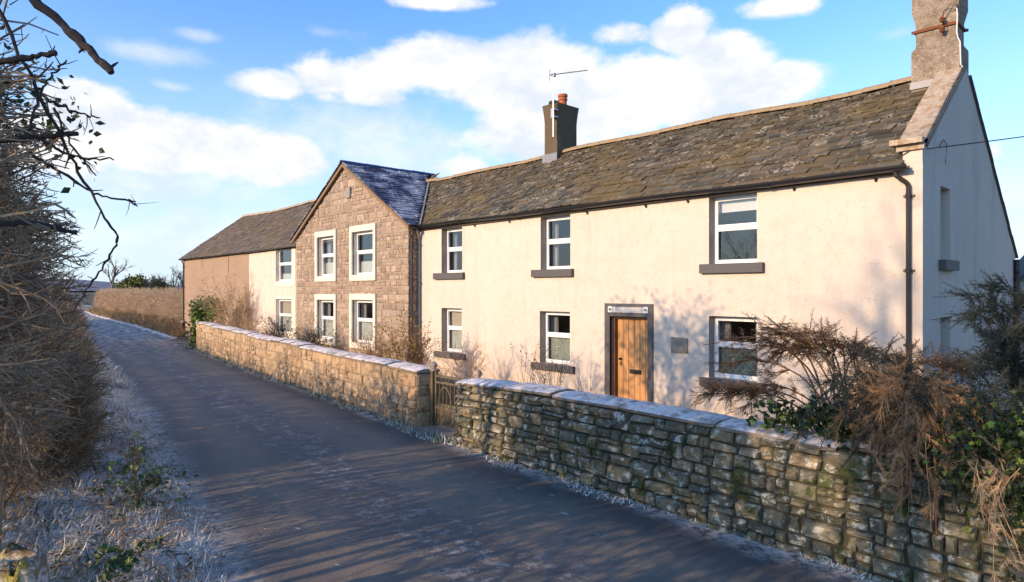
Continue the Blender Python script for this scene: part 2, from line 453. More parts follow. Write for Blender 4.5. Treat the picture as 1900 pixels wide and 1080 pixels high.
def _glass():
    nt = GLASSM.node_tree; nt.nodes.clear(); t = NT(nt)
    tr = t.n('ShaderNodeBsdfTransparent'); tr.inputs[0].default_value = (0.92, 0.93, 0.92, 1)
    gl = t.n('ShaderNodeBsdfGlossy'); gl.inputs['Roughness'].default_value = 0.02; gl.inputs[0].default_value = (1, 1, 1, 1)
    geo = t.n('ShaderNodeNewGeometry'); pos = geo.outputs['Position']
    t.put(gl.inputs['Normal'], t.bump(t.noise(pos, 1.6, 2), 0.06, 0.02))
    fr = t.n('ShaderNodeFresnel'); fr.inputs[0].default_value = 1.6
    mx = t.n('ShaderNodeMixShader')
    t.put(mx.inputs[0], t.math('MULTIPLY', t.math('MULTIPLY', fr.outputs[0], 1.6, clamp=True), t.math('SUBTRACT', 1.0, geo.outputs['Backfacing'])))
    nt.links.new(tr.outputs[0], mx.inputs[1]); nt.links.new(gl.outputs[0], mx.inputs[2])
    o = t.n('ShaderNodeOutputMaterial'); nt.links.new(mx.outputs[0], o.inputs[0])
_glass()
def m_net(t):
    v = t.vor(t.scale(t.pos, (1, 1, 1)), 16)
    return t.mix(t.step(v, 0.16, 0.26), (0.66, 0.68, 0.63), (0.30, 0.335, 0.30))
NET = material('patterned net curtain', m_net, 0.9)
NETP = plain('plain net curtain', (0.50, 0.525, 0.49), 0.9, var=0.1)
def m_leaded(t):
    s = t.n('ShaderNodeSeparateXYZ'); t.put(s.inputs[0], t.pos)
    a = t.math('PINGPONG', t.math('ADD', s.outputs[0], s.outputs[2]), 0.07); b = t.math('PINGPONG', t.math('SUBTRACT', s.outputs[0], s.outputs[2]), 0.07)
    k = t.step(t.math('MINIMUM', a, b), 0.004, 0.012)
    return t.mix(k, (0.36, 0.385, 0.34), (0.20, 0.225, 0.19))
NETD = material('diamond patterned net curtain', m_leaded, 0.9)
DRAPE = plain('grey drape', (0.38, 0.37, 0.38), 0.9, var=0.2)
BLIND = plain('beige roller blind', (0.50, 0.44, 0.37), 0.9, var=0.06)
WBLIND = plain('white roller blind', (0.70, 0.72, 0.75), 0.9, var=0.03)
ROOM = plain('room plaster', (0.34, 0.30, 0.27), 0.95)
COPPERV = plain('copper vase', (0.36, 0.12, 0.04), 0.5, 0.2)
GOLDV = plain('yellow vase', (0.50, 0.33, 0.04), 0.5)

# ------------------------------------------------------------------ the road's course
def edge_l(x):   # left edge of the road, y as a function of x
    pts = [(-140, 20.3), (-100, 14.6), (-63.5, 9.5), (-37.4, 6.55), (-20.1, 4.3), (-10.9, 2.83), (-6.2, 1.98), (0, 0.9), (14, -1.6)]
    return np.interp(x, [p[0] for p in pts], [p[1] for p in pts])
def edge_r(x):
    pts = [(-140, 24.6), (-100, 16.6), (-83, 14.5), (-55.3, 12.3), (-36, 10.3), (-30.8, 9.32), (-20, 8.10), (-10.3, 7.08), (-8.8, 6.88), (-2, 6.50), (14, 5.8)]
    return np.interp(x, [p[0] for p in pts], [p[1] for p in pts])

def m_road(t):
    uv = t.n('ShaderNodeUVMap').outputs[0]
    s = t.n('ShaderNodeSeparateXYZ'); t.put(s.inputs[0], uv)
    v = s.outputs[1]
    wob = t.math('MULTIPLY', t.math('SUBTRACT', t.noise(t.pos, 0.35, 4, 0.6), 0.5), 0.22)
    vv = t.math('ADD', v, wob)
    st = t.vmath('ADD', t.scale(uv, (0.55, 5.0, 1)), (0, 0, 0))
    streak = t.noise(st, 2.2, 7, 0.68)
    fine = t.noise(t.pos, 55, 4, 0.75); agg = t.vor(t.pos, 75)
    c = t.mix(t.noise(t.pos, 1.2, 6, 0.65), (0.105, 0.098, 0.088), (0.175, 0.16, 0.142))
    # brown, salted wheel tracks
    tr1 = t.math('MULTIPLY', t.step(vv, 0.12, 0.24), t.step(vv, 0.40, 0.28))
    tr2 = t.math('MULTIPLY', t.step(vv, 0.55, 0.64), t.step(vv, 0.86, 0.74))
    trk = t.math('MULTIPLY', t.math('ADD', tr1, tr2, clamp=True), t.step(streak, 0.30, 0.6, 0.35, 1.0))
    c = t.mix(t.math('MULTIPLY', trk, 0.95), c, (0.25, 0.205, 0.155))
    c = t.mix(t.step(fine, 0.42, 0.7), c, t.mix(0.55, c, (0.25, 0.24, 0.225)))
    spk = t.step(t.noise(t.pos, 26, 3, .8), .60, .70)
    c = t.mix(t.math('MULTIPLY', spk, .45), c, (.26, .25, .24))
    dk_ = t.step(t.noise(t.vmath('ADD', t.pos, (4, 4, 0)), 19, 4, .8), .58, .70)
    c = t.mix(t.math('MULTIPLY', dk_, .5), c, (.035, .034, .033))
    wall_band = t.math('MULTIPLY', t.step(t.math('ADD', vv, t.math('MULTIPLY', t.math('SUBTRACT', streak, .5), .15)), .80, .93), 0.6)  # darker band along the wall side of the road
    c = t.mix(wall_band, c, (0.06, 0.062, 0.066))
    # frost: crown of the road and the edges, broken into flecks
    mid = t.math('MULTIPLY', t.step(vv, 0.33, 0.44), t.step(vv, 0.64, 0.52))
    edg = t.math('MAXIMUM', t.step(vv, 0.15, 0.0), t.step(vv, 0.88, 0.99))
    fl = t.noise(t.scale(t.pos, (1, 1, 1)), 4.2, 8, 0.75, 0.4)
    fl2 = t.noise(t.vmath('ADD', t.pos, (9, 2, 0)), 14, 6, 0.75)
    fr_mid = t.math('MULTIPLY', mid, t.step(t.math('ADD', t.math('MULTIPLY', fl, 0.6), t.math('MULTIPLY', fl2, 0.45)), 0.53, 0.62))
    fr_all = t.step(t.math('ADD', t.math('MULTIPLY', fl, 0.75), t.math('MULTIPLY', streak, 0.35)), 0.69, 0.735)
    flk = t.step(t.noise(t.scale(t.pos, (1, 2.2, 1)), 3.4, 3, .5), .70, .725)
    fr_all = t.math('MAXIMUM', fr_all, t.math('MULTIPLY', flk, t.step(fl2, .4, .55)))
    fr_e = t.math('MULTIPLY', edg, t.step(t.math('ADD', t.math('MULTIPLY', fl, 0.6), t.math('MULTIPLY', fl2, 0.5)), 0.46, 0.60))
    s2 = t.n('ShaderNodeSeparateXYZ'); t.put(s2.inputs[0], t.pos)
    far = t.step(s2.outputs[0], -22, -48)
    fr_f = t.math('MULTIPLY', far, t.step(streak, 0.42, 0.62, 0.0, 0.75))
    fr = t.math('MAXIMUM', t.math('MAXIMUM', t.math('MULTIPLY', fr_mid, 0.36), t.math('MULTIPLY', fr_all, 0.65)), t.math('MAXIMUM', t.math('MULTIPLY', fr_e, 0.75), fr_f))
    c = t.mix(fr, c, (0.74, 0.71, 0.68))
    h = t.math('ADD', t.math('MULTIPLY', agg, 0.6), t.math('ADD', t.math('MULTIPLY', fine, 0.5), t.math('MULTIPLY', streak, 1.0)))
    return {'Base Color': c, 'Normal': t.bump(h, 0.45, 0.015), 'Roughness': t.step(fine, 0.3, 0.7, 0.55, 0.8)}
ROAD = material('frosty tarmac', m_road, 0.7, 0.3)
def m_ground(t):
    n = t.noise(t.pos, 0.7, 8, 0.7); f = t.noise(t.pos, 9, 6, 0.7)
    c = t.mix(n, (0.06, 0.06, 0.03), (0.13, 0.11, 0.06))
    fr = t.step(t.math('ADD', t.math('MULTIPLY', n, 0.6), t.math('MULTIPLY', f, 0.5)), 0.52, 0.66)
    return {'Base Color': t.mix(t.math('MULTIPLY', fr, 0.4), c, (0.5, 0.52, 0.55)), 'Normal': t.bump(t.math('ADD', n, f), 0.8, 0.06)}
GROUND = material('frosty field', m_ground, 0.95, 0.1)
def m_verge(t):
    n = t.noise(t.pos, 2.2, 8, 0.72); f = t.noise(t.pos, 15, 6, 0.7)
    c = t.mix(f, (0.05, 0.042, 0.022), (0.17, 0.125, 0.07))
    fr = t.step(t.math('ADD', t.math('MULTIPLY', n, 0.65), t.math('MULTIPLY', f, 0.45)), 0.455, 0.53)
    return {'Base Color': t.mix(t.math('MULTIPLY', fr, 0.97), c, (0.88, 0.85, 0.81)), 'Normal': t.bump(t.math('ADD', n, f), 1.0, 0.06)}
VERGE = material('frosted verge', m_verge, 0.95, 0.1)
GARDEN = plain('garden soil', (0.10, 0.075, 0.045), 0.95, var=0.5, scale=6)
HILL = plain('far hill', (0.16, 0.17, 0.22), 0.95, var=0.15, scale=0.02)

def grid_strip(xs, ya, yb, nv, zf, name, mats, uv=False, smooth=True):
    xs = np.asarray(xs, float); V = np.zeros((len(xs), nv, 3)); tt = np.linspace(0, 1, nv)
    Y0 = np.array([ya(x) for x in xs]); Y1 = np.array([yb(x) for x in xs])
    V[:, :, 0] = xs[:, None]; V[:, :, 1] = Y0[:, None] * (1 - tt) + Y1[:, None] * tt
    V[:, :, 2] = zf(V[:, :, 0], V[:, :, 1], tt[None, :])
    i = np.arange(len(xs) - 1)[:, None] * nv; j = np.arange(nv - 1)[None, :]
    F = np.stack([i + j, i + nv + j, i + nv + j + 1, i + j + 1], -1).reshape(-1, 4)
    mb = MB(); mb.add(V.reshape(-1, 3), F)
    ob = mb.build(name, mats, smooth=smooth)
    if uv:
        me = ob.data; ul = me.uv_layers.new(name='UVMap')
        U = np.stack([np.repeat(xs, nv), np.tile(tt, len(xs))], 1)
        li = np.zeros(len(me.loops), np.int32); me.loops.foreach_get('vertex_index', li)
        ul.data.foreach_set('uv', U[li].astype(np.float32).ravel())
    return ob
rs = np.random.RandomState(4)
_ph = rs.rand(40, 4)
def lumps(x, y, s=1.0):
    z = 0
    for k in range(14):
        a, b, c, d = _ph[k]
        fr = 0.8 + 5.0 * a
        z = z + np.sin(fr * (x * cos(b * 6.3) + y * sin(b * 6.3)) / s + c * 6.3) / (1.5 + fr)
    return z * 0.35

g = MB()
g.quad((-3000, -3000, -0.06), (3000, -3000, -0.06), (3000, 3000, -0.06), (-3000, 3000, -0.06))
tag(g.build('ground', GROUND), kind='structure')
xs_road = np.concatenate([np.linspace(-140, -45, 30), np.linspace(-44, 14, 120)])
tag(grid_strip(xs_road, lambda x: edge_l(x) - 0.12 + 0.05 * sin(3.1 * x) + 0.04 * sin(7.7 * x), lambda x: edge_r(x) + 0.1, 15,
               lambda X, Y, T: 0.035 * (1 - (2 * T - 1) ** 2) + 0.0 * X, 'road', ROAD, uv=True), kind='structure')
def zl(X, Y, T):
    rise = np.interp(1 - T, [0, .12, .5, 1], [-0.03, 0.05, 0.16, 0.42])
    return rise + lumps(X, Y, 0.45) * 0.16 * np.clip((1 - T) * 3, 0.12, 1)
tag(grid_strip(np.linspace(-70, 8, 420), lambda x: edge_l(x) - 2.6, lambda x: edge_l(x) + 0.12 + 0.07 * sin(2.3 * x) + 0.05 * sin(6.1 * x + 1) + 0.03 * sin(17 * x), 34, zl, 'verge', VERGE), kind='structure')
tag(grid_strip(np.linspace(-120, -38.4, 100), lambda x: edge_r(x) - 0.15 + 0.1 * sin(1.7 * x), lambda x: edge_r(x) + 2.2, 10,
               lambda X, Y, T: 0.0 + np.interp(T, [0, .2, 1], [-0.02, 0.06, 0.35]) + lumps(X, Y, 0.6) * 0.1, 'verge', VERGE), kind='structure')
tag(grid_strip(np.linspace(-39.0, 14, 90), lambda x: edge_r(x) + 0.06, lambda x: 11.29 if x < -2.9 else 12.4, 10,
               lambda X, Y, T: 0.05 + lumps(X, Y, 0.8) * 0.05, 'garden_ground', GARDEN), kind='structure')
h = MB()
hp = [(-1500, 120, -5), (-1500, 200, 12), (-1500, 290, 17), (-1500, 380, 13), (-1500, 470, 8), (-1500, 720, 10), (-1500, 1000, -5)]
rr = []
for dx, k in ((0, 0.2), (-160, 1.0), (-400, 1.9), (-700, 2.2), (-900, -0.1)):
    rr.append([(x + dx, y, max(-6, z * k)) for x, y, z in hp])
h.loft(rr, closed=False, cap0=False, cap1=False)
tag(h.build('hill', HILL, smooth=True), kind='structure')

# ------------------------------------------------------------------ building parts
FY = 11.28           # front plane of the cottage and the barn
rng = random.Random(11)

def wall_panel(mb, X0, X1, Z0, Z1, ops, y, depth, mi=0, rev=1, top=None):
    """front wall facing -Y with real openings (xl, xr, zb, zt) and their reveals"""
    xs = sorted(set([X0, X1] + [v for o in ops for v in o[:2]])); zs = sorted(set([Z0, Z1] + [v for o in ops for v in o[2:4]]))
    for i in range(len(xs) - 1):
        for j in range(len(zs) - 1):
            cx, cz = (xs[i] + xs[i + 1]) / 2, (zs[j] + zs[j + 1]) / 2
            if any(o[0] < cx < o[1] and o[2] < cz < o[3] for o in ops): continue
            mb.quad((xs[i], y, zs[j]), (xs[i + 1], y, zs[j]), (xs[i + 1], y, zs[j + 1]), (xs[i], y, zs[j + 1]), mi)
    for o in ops:
        a, b, c, d = o[:4]; y2 = y + depth
        mb.quad((a, y, c), (a, y2, c), (a, y2, d), (a, y, d), rev)
        mb.quad((b, y2, c), (b, y, c), (b, y, d), (b, y2, d), rev)
        mb.quad((a, y, d), (a, y2, d), (b, y2, d), (b, y, d), rev)
        mb.quad((a, y2, c), (a, y, c), (b, y, c), (b, y2, c), rev)

def window(parent, xl, xr, zb, zt, yf, split=0.45, sill=None, net=None, blind=None, drape=None, label=None):
    """white sash style window: outer frame, fat transom, top opening light; yf = face of the frame"""
    f = MB(); w_, t_ = 0.06, 0.07
    zm = zt - (zt - zb) * split
    f.box(xl, xl + w_, yf, yf + t_, zb, zt); f.box(xr - w_, xr, yf, yf + t_, zb, zt)
    f.box(xl + w_, xr - w_, yf, yf + t_, zt - w_, zt); f.box(xl + w_, xr - w_, yf, yf + t_, zb, zb + w_)
    f.box(xl + w_, xr - w_, yf, yf + t_, zm - 0.035, zm + 0.035)
    a = 0.045   # the top light's own sash, proud of the frame
    x0, x1, z0, z1 = xl + w_ - 0.012, xr - w_ + 0.012, zm + 0.02, zt - w_ + 0.012
    f.box(x0, x0 + a, yf - 0.018, yf + 0.05, z0, z1); f.box(x1 - a, x1, yf - 0.018, yf + 0.05, z0, z1)
    f.box(x0 + a, x1 - a, yf - 0.018, yf + 0.05, z1 - a, z1); f.box(x0 + a, x1 - a, yf - 0.018, yf + 0.05, z0, z0 + a)
    # glazing bead round the fixed lower light
    b = 0.02; x0, x1, z0, z1 = xl + w_, xr - w_, zb + w_, zm - 0.035
    f.box(x0, x0 + b, yf + 0.015, yf + 0.05, z0, z1); f.box(x1 - b, x1, yf + 0.015, yf + 0.05, z0, z1)
    f.box(x0 + b, x1 - b, yf + 0.015, yf + 0.05, z1 - b, z1); f.box(x0 + b, x1 - b, yf + 0.015, yf + 0.05, z0, z0 + b)
    fo = f.build('window', UPVC, parent)
    if label: fo['label'] = label
    p = MB(); yg = yf + 0.035
    p.box(xl + w_ + a - 0.02, xr - w_ - a + 0.02, yg - 0.02, yg - 0.012, zm + 0.055, zt - w_ - a + 0.02); p.build('pane', GLASSM, fo)
    p = MB(); p.box(xl + w_ + 0.012, xr - w_ - 0.012, yg, yg + 0.008, zb + w_ + 0.012, zm - 0.045); p.build('pane', GLASSM, fo)
    if sill:
        s = MB(); sx0, sx1, sz0, sz1, pr = sill
        s.box(sx0, sx1, FY - pr, yf - 0.004, sz0, sz1)
        s.build('sill', GREY, fo)
    def cloth(name, x0, x1, z0, z1, y, m, waves, amp, flat=False):
        n = 48; c = MB()
        X = np.linspace(x0, x1, n); Y = y + amp * np.sin(np.linspace(0, waves * 2 * pi, n) + rng.random() * 6) * (0.6 + 0.4 * np.sin(np.linspace(0, 9, n)))
        V = np.stack([np.concatenate([X, X]), np.concatenate([Y, Y]), np.concatenate([np.full(n, z0), np.full(n, z1)])], 1)
        i = np.arange(n - 1); c.add(V, np.stack([i, i + 1, i + n + 1, i + n], 1)); return c.build(name, m, fo, smooth=True)
    yi = yf + t_ + 0.06
    if net: cloth('net_curtain', xl + 0.02, xr - 0.02, zb + 0.02, zm + net[1], yi, net[0], 9, 0.012)
    if blind: cloth('roller_blind', xl + 0.05, xr - 0.05, zt - blind[1], zt - 0.02, yi - 0.02, blind[0], 0.3, 0.002)
    if drape:
        for s_ in drape:
            wd = (xr - xl) * 0.24
            cloth('curtain', *( (xl, xl + wd) if s_ < 0 else (xr - wd, xr)), zb, zt, yi + 0.08, DRAPE, 4, 0.03)
    return fo

def frame_rect(mb, xo0, xo1, zo0, zo1, xi0, xi1, zi0, zi1, y0, y1, mi=0):
    """a stone band round an opening: full width head and foot, jambs between"""
    if zo1 > zi1: mb.box(xo0, xo1, y0, y1, zi1, zo1, mi)
    if zo0 < zi0: mb.box(xo0, xo1, y0, y1, zo0, zi0, mi)
    mb.box(xo0, xi0, y0, y1, zi0, zi1, mi); mb.box(xi1, xo1, y0, y1, zi0, zi1, mi)

def slates(mb, O, U, S, L, SL, e0, e1, w0, w1, clip=None, seed=0, thick=0.016, rough=1.0):
    """courses of slates on the plane O + u*U + s*S; courses shrink from the eave (e0) to the ridge (e1)"""
    r = random.Random(seed)
    O, U, S = (np.array(a, float) for a in (O, U, S)); U /= np.linalg.norm(U); S /= np.linalg.norm(S); N = np.cross(U, S)
    if N[2] < 0: N = -N
    s = -0.06
    while s < SL:
        t = max(0, s) / SL; ex = e0 + (e1 - e0) * t; wd = w0 + (w1 - w0) * t
        u = -r.random() * wd
        while u < L:
            ww = wd * r.uniform(0.62, 1.4); ln = ex * 1.75
            a, b = max(u + 0.003, 0), min(u + ww - 0.003, L)
            u += ww
            if b - a < 0.05: continue
            if clip:
                lim = clip(s + ex * 0.5)
                if lim is not None:
                    a, b = max(a, lim[0]), min(b, lim[1])
                    if b - a < 0.05: continue
            jl = r.uniform(-0.022, 0.012) * rough; tl = r.uniform(-0.012, 0.012) * rough
            th = thick * r.uniform(0.7, 1.5); lift = th * 2.1 + r.uniform(0, 0.010) * rough
            top = min(s + ln, SL + 0.02)
            c = min(0.022, (b - a) * .12) * r.random(); c2 = min(0.022, (b - a) * .12) * r.random()
            lo = [(a, s + jl + tl + c), (a + c, s + jl + tl), (b - c2, s + jl - tl), (b, s + jl - tl + c2)]
            k = r.uniform(-0.004, 0.004) * rough
            P = [(x, y, lift + k * (1 if x > (a + b) / 2 else -1)) for x, y in lo] + [(b, top, 0.012), (a, top, 0.012)]
            Pv = [O + U * p[0] + S * p[1] + N * p[2] for p in P]
            Bv = [v - N * (th if i < 4 else 0.006) for i, v in enumerate(Pv)]
            m = 6
            F = [tuple(range(m)), tuple(range(m, 2 * m))[::-1]] + [(i, (i + 1) % m, (i + 1) % m + m, i + m)[::-1] for i in range(m)]
            mb.add(Pv + Bv, F)
        s += ex

def ridge_tiles(mb, A, B, n, r_=0.13, ang=0.75, mi=0, seed=0):
    q = random.Random(seed); A, B = np.array(A, float), np.array(B, float); D = (B - A) / n; d = D / np.linalg.norm(D)
    side = np.cross(d, (0, 0, 1)); side /= np.linalg.norm(side)
    for i in range(n):
        dz = q.uniform(-0.012, 0.012); rg = []
        for e, rr_ in ((0.01, r_ * 1.06), (0.12, r_), (0.995, r_)):
            c = A + D * (i + e) + np.array((0, 0, dz))
            out = [c + side * rr_ * sin(t) * 1.05 + np.array((0, 0, 1)) * (rr_ * cos(t) - r_ * 0.55) for t in np.linspace(-1.45, 1.45, 9)]
            inn = [c + side * (rr_ - 0.025) * sin(t) * 1.05 + np.array((0, 0, 1)) * ((rr_ - 0.025) * cos(t) - r_ * 0.55) for t in np.linspace(1.45, -1.45, 9)]
            rg.append(out + inn)
        mb.loft(rg, mi)

def gutter(mb, A, B, r_=0.065, mi=0):
    A, B = np.array(A, float), np.array(B, float); d = (B - A) / np.linalg.norm(B - A)
    side = np.cross(d, (0, 0, 1)); side /= np.linalg.norm(side)
    def prof(c):
        o = [c + side * r_ * cos(t) + np.array((0, 0, 1)) * r_ * sin(t) for t in np.linspace(pi, 2 * pi, 9)]
        i = [c + side * (r_ - 0.006) * cos(t) + np.array((0, 0, 1)) * (r_ - 0.006) * sin(t) for t in np.linspace(2 * pi, pi, 9)]
        return o + i
    n = max(2, int(np.linalg.norm(B - A) / 1.9)); 
    wav = [A + (B - A) * k / n + np.array((0, 0, 0.012 * sin(k * 2.1))) for k in range(n + 1)]
    wav[0] = A; wav[-1] = B
    mb.loft([prof(c) for c in wav], mi)
    for c in wav[1:-1]:   # union collars
        mb.loft([[p + d * e for p in prof(c)] for e in (-0.04, 0.04)], mi)
        mb.V[-1] = (mb.V[-1] - c) * np.array((1, 1.12, 1.12)) + c

def downpipe(parent, m, x, y, zt, zb, name='downpipe', neck=0.16, r_=0.034, dx=0.0):
    p = MB()
    path = [(x - dx, y - neck, zt + 0.10), (x - dx, y - neck, zt + 0.02), (x - dx * .9, y - neck * 0.9, zt - 0.04), (x - dx * .15, y - 0.02, zt - 0.15), (x, y, zt - 0.21), (x, y, zt - 0.3), (x, y, zb)]
    p.tube(path, r_, 10)
    z = zt - 0.32
    while z > zb + 0.3:
        p.tube([(x, y, z), (x, y, z - 0.07)], r_ * 1.28, 10)
        p.box(x - 0.075, x + 0.075, y + 0.012, y + 0.05, z - 0.05, z - 0.02)
        z -= 1.15
    return p.build(name, m, parent, smooth=False)

# ------------------------------------------------------------------ the cream cottage
CX0, CX1 = -16.25, -2.95
EAVE, RY, RZ, BY, BZ = 4.66, 13.90, 6.60, 18.20, 3.42
cot = thing('rendered_cottage', 'long cream rendered cottage with green slate roof and oak front door', 'house', (-9.6, FY, 0))
ops_u = [(-6.55, -5.58, 3.17, 4.47), (-11.10, -10.13, 3.17, 4.45), (-15.13, -14.17, 3.17, 4.45)]
ops_l = [(-6.55, -5.58, 0.98, 2.17), (-11.13, -10.14, 0.90, 2.16), (-15.13, -14.19, 0.90, 2.16)]
door_o = (-8.95, -7.955, 0.05, 2.10)
wb = MB()
wall_panel(wb, CX0, CX1, -0.1, 4.62, ops_u + ops_l + [door_o], FY, 0.22)
wb.quad((CX0, FY + 0.3, 4.6), (CX1, FY + 0.3, 4.6), (CX1, FY, 4.62), (CX0, FY, 4.62))
# little raised shoulder of the wall under the kneeler
wb.box(-3.22, CX1 - 0.003, FY - 0.002, FY + 0.3, 4.622, 4.898)
cw = wb.build('wall', [CREAM, GREYL], cot)
# the gable end facing +X, with two blind window recesses
gb = MB()
def roofz(y): return EAVE + (RZ - EAVE) * (y - FY) / (RY - FY) if y < RY else RZ + (BZ - RZ) * (y - RY) / (BY - RY)
recs = [(12.24, 12.82, 3.16, 4.36), (12.24, 12.82, 0.95, 2.22)]
ys = sorted(set([FY, RY, BY, 12.24, 12.82, 13.3, 14.5, 16.2])); zs = [-0.1, 0.95, 2.22, 3.16]
for i in range(len(ys) - 1):
    a, b = ys[i], ys[i + 1]
    for z0, z1 in zip(zs[:-1], zs[1:]):
        if any(r[0] < (a + b) / 2 < r[1] and r[2] < (z0 + z1) / 2 < r[3] for r in recs): continue
        gb.quad((CX1, a, z0), (CX1, b, z0), (CX1, b, z1), (CX1, a, z1))
    zlo = 4.36 if a == 12.24 else 3.16
    gb.quad((CX1, a, zlo), (CX1, b, zlo), (CX1, b, roofz(b) + .04), (CX1, a, roofz(a) + .04))
for a, b, c, d in recs:
    x2 = CX1 - 0.14
    gb.quad((x2, a, c), (x2, b, c), (x2, b, d), (x2, a, d)); gb.quad((CX1, a, c), (x2, a, c), (x2, a, d), (CX1, a, d))
    gb.quad((x2, b, c), (CX1, b, c), (CX1, b, d), (x2, b, d)); gb.quad((x2, a, d), (x2, b, d), (CX1, b, d), (CX1, a, d))
    gb.quad((CX1, a, c), (CX1, b, c), (x2, b, c), (x2, a, c))
# other end and back, so that the house is a closed volume
gb.poly([(CX0, FY + .3, -.1), (CX0, FY + .3, EAVE), (CX0, RY, RZ), (CX0, BY, BZ), (CX0, BY, -.1)], 1)
gb.quad((CX1, BY, -.1), (CX0, BY, -.1), (CX0, BY, BZ), (CX1, BY, BZ), 1)
gb.quad((CX0, FY, 2.6), (CX0, BY, 2.6), (CX1 - .2, BY, 2.6), (CX1 - .2, FY + .25, 2.6), 1)
gb.quad((CX0, 13.6, 0), (CX1 - .2, 13.6, 0), (CX1 - .2, 13.6, 4.5), (CX0, 13.6, 4.5), 1)
gb.build('gable_wall', [GABLE, ROOM], cot)
sl = MB(); sl.box(CX1, CX1 + 0.11, 12.13, 12.93, 2.99, 3.155); sl.build('blind_window_sill', GREY, cot)
# roof: felt deck, slates, ridge, coping
SAG = lambda V: V + np.stack([np.zeros(len(V)), np.zeros(len(V)), 0.035 * np.sin(V[:, 0] * 0.55 + 1.0) + 0.018 * np.sin(V[:, 0] * 1.45) * np.clip((V[:, 1] - 11) / 3, 0, 1)], 1)
def valley_x(y):   # where the stone house's roof runs into the cottage roof
    z = EAVE + 0.05 + (RZ - EAVE) * (y - FY) / (RY - FY)
    return -20.10 + (6.98 - z) / 0.604
dk = MB()
for ya, yb_ in zip(np.linspace(FY - 0.16, RY, 7)[:-1], np.linspace(FY - 0.16, RY, 7)[1:]):
    f = lambda y: EAVE - 0.01 + (RZ - EAVE) * (y - FY) / (RY - FY)
    xa = np.linspace(valley_x(ya), CX1 - 0.25, 24); xb = np.linspace(valley_x(yb_), CX1 - 0.25, 24)
    for k in range(23): dk.quad((xa[k], ya, f(ya)), (xa[k + 1], ya, f(ya)), (xb[k + 1], yb_, f(yb_)), (xb[k], yb_, f(yb_)))
dk.quad((CX0 - 2, RY, RZ), (CX1 - 0.1, RY, RZ), (CX1 - 0.1, BY + .1, BZ - 0.02), (CX0 - 2, BY + .1, BZ - 0.02))
SLN = math.hypot(RY - FY + 0.16, RZ - EAVE + 0.16 * .74)
su = (RZ - EAVE) / (RY - FY)
def cot_clip(s):
    y = FY - 0.08 + s / math.hypot(1, su)
    return (valley_x(y) + 20.0 + 0.14, 99)
rs_ = MB()
slates(rs_, (-20.0, FY - 0.08, EAVE - 0.08 * su), (1, 0, 0), (0, 1, su), 20.0 + CX1 - 0.25, SLN - .09, 0.20, 0.115, 0.31, 0.18, cot_clip, seed=5, thick=0.021, rough=1.1)
roof = rs_.build('roof', SLATE, cot, deform=SAG)
dk.build('roof_deck', DECK, roof, deform=SAG)
rt = MB(); ridge_tiles(rt, (-19.75, RY, RZ + 0.07), (-3.70, RY, RZ + 0.07), 34, 0.135, seed=2)
rt.build('ridge_tiles', RIDGE, cot, deform=SAG)
bs = MB(); slates(bs, (-18.0, BY + 0.1, BZ - 0.07), (1, 0, 0), (0, -1, (RZ - BZ) / (BY - RY)), 15.02, 5.3, 0.3, 0.3, 0.5, 0.5, None, seed=8)
bs.build('rear_roof', SLATE, cot)
cp = MB()   # coping stones up the gable, pale with lichen
cl = [0, 0.62, 1.20, 1.92, 2.62]
cs = math.hypot(1, su)
for a, b in zip(cl[:-1], cl[1:]):
    lift = rng.uniform(-0.01, 0.012)
    y0, y1 = FY - 0.05 + a / 2.62 * (13.46 - FY + 0.05), FY - 0.05 + (b - 0.012) / 2.62 * (13.46 - FY + 0.05)
    z0, z1 = EAVE + 0.30 + su * (y0 - FY) + lift, EAVE + 0.30 + su * (y1 - FY) + lift
    xl, xr = CX1 - 0.35, CX1 + 0.03
    cp.loft([[(xl, y0, z0 - 0.11), (xr, y0, z0 - 0.11), (xr, y0, z0 - 0.012), (xr - 0.015, y0, z0), (xl + 0.015, y0, z0), (xl, y0, z0 - 0.012)],
             [(xl, y1, z1 - 0.11), (xr, y1, z1 - 0.11), (xr, y1, z1 - 0.012), (xr - 0.015, y1, z1), (xl + 0.015, y1, z1), (xl, y1, z1 - 0.012)]])
# kneeler
cp.box(CX1 - 0.42, CX1 + 0.03, FY - 0.14, FY + 0.22, 4.90, 4.985)
cp.build('coping', COPE, cot)
up = MB()   # parapet upstand under the coping, rendered
up.poly([(CX1 - .25, FY + .02, 4.62), (CX1 - .25, FY + .02, 4.86), (CX1 - .25, 13.46, EAVE + .19 + su * (13.46 - FY)), (CX1 - .25, 13.46, EAVE + su * (13.46 - FY))][::-1])
up.poly([(CX1 + .001, FY + .02, 4.62), (CX1 + .001, FY + .02, 4.86), (CX1 + .001, 13.46, EAVE + .19 + su * (13.46 - FY)), (CX1 + .001, 13.46, EAVE + su * (13.46 - FY))])
up.build('parapet', GABLE, cot)
vg = MB()   # thin dark slate verge down both slopes of the gable
for (ya, za), (yb_, zb) in (((FY + .05, 4.90), (13.46, EAVE + .205 + su * (13.46 - FY))),):
    vg.loft([[(CX1 + .004, ya, za - .05), (CX1 + .055, ya, za - .05), (CX1 + .055, ya, za), (CX1 + .004, ya, za)], [(CX1 + .004, yb_, zb - .05), (CX1 + .055, yb_, zb - .05), (CX1 + .055, yb_, zb), (CX1 + .004, yb_, zb)]])
pts = np.linspace(14.05, BY + 0.12, 15)
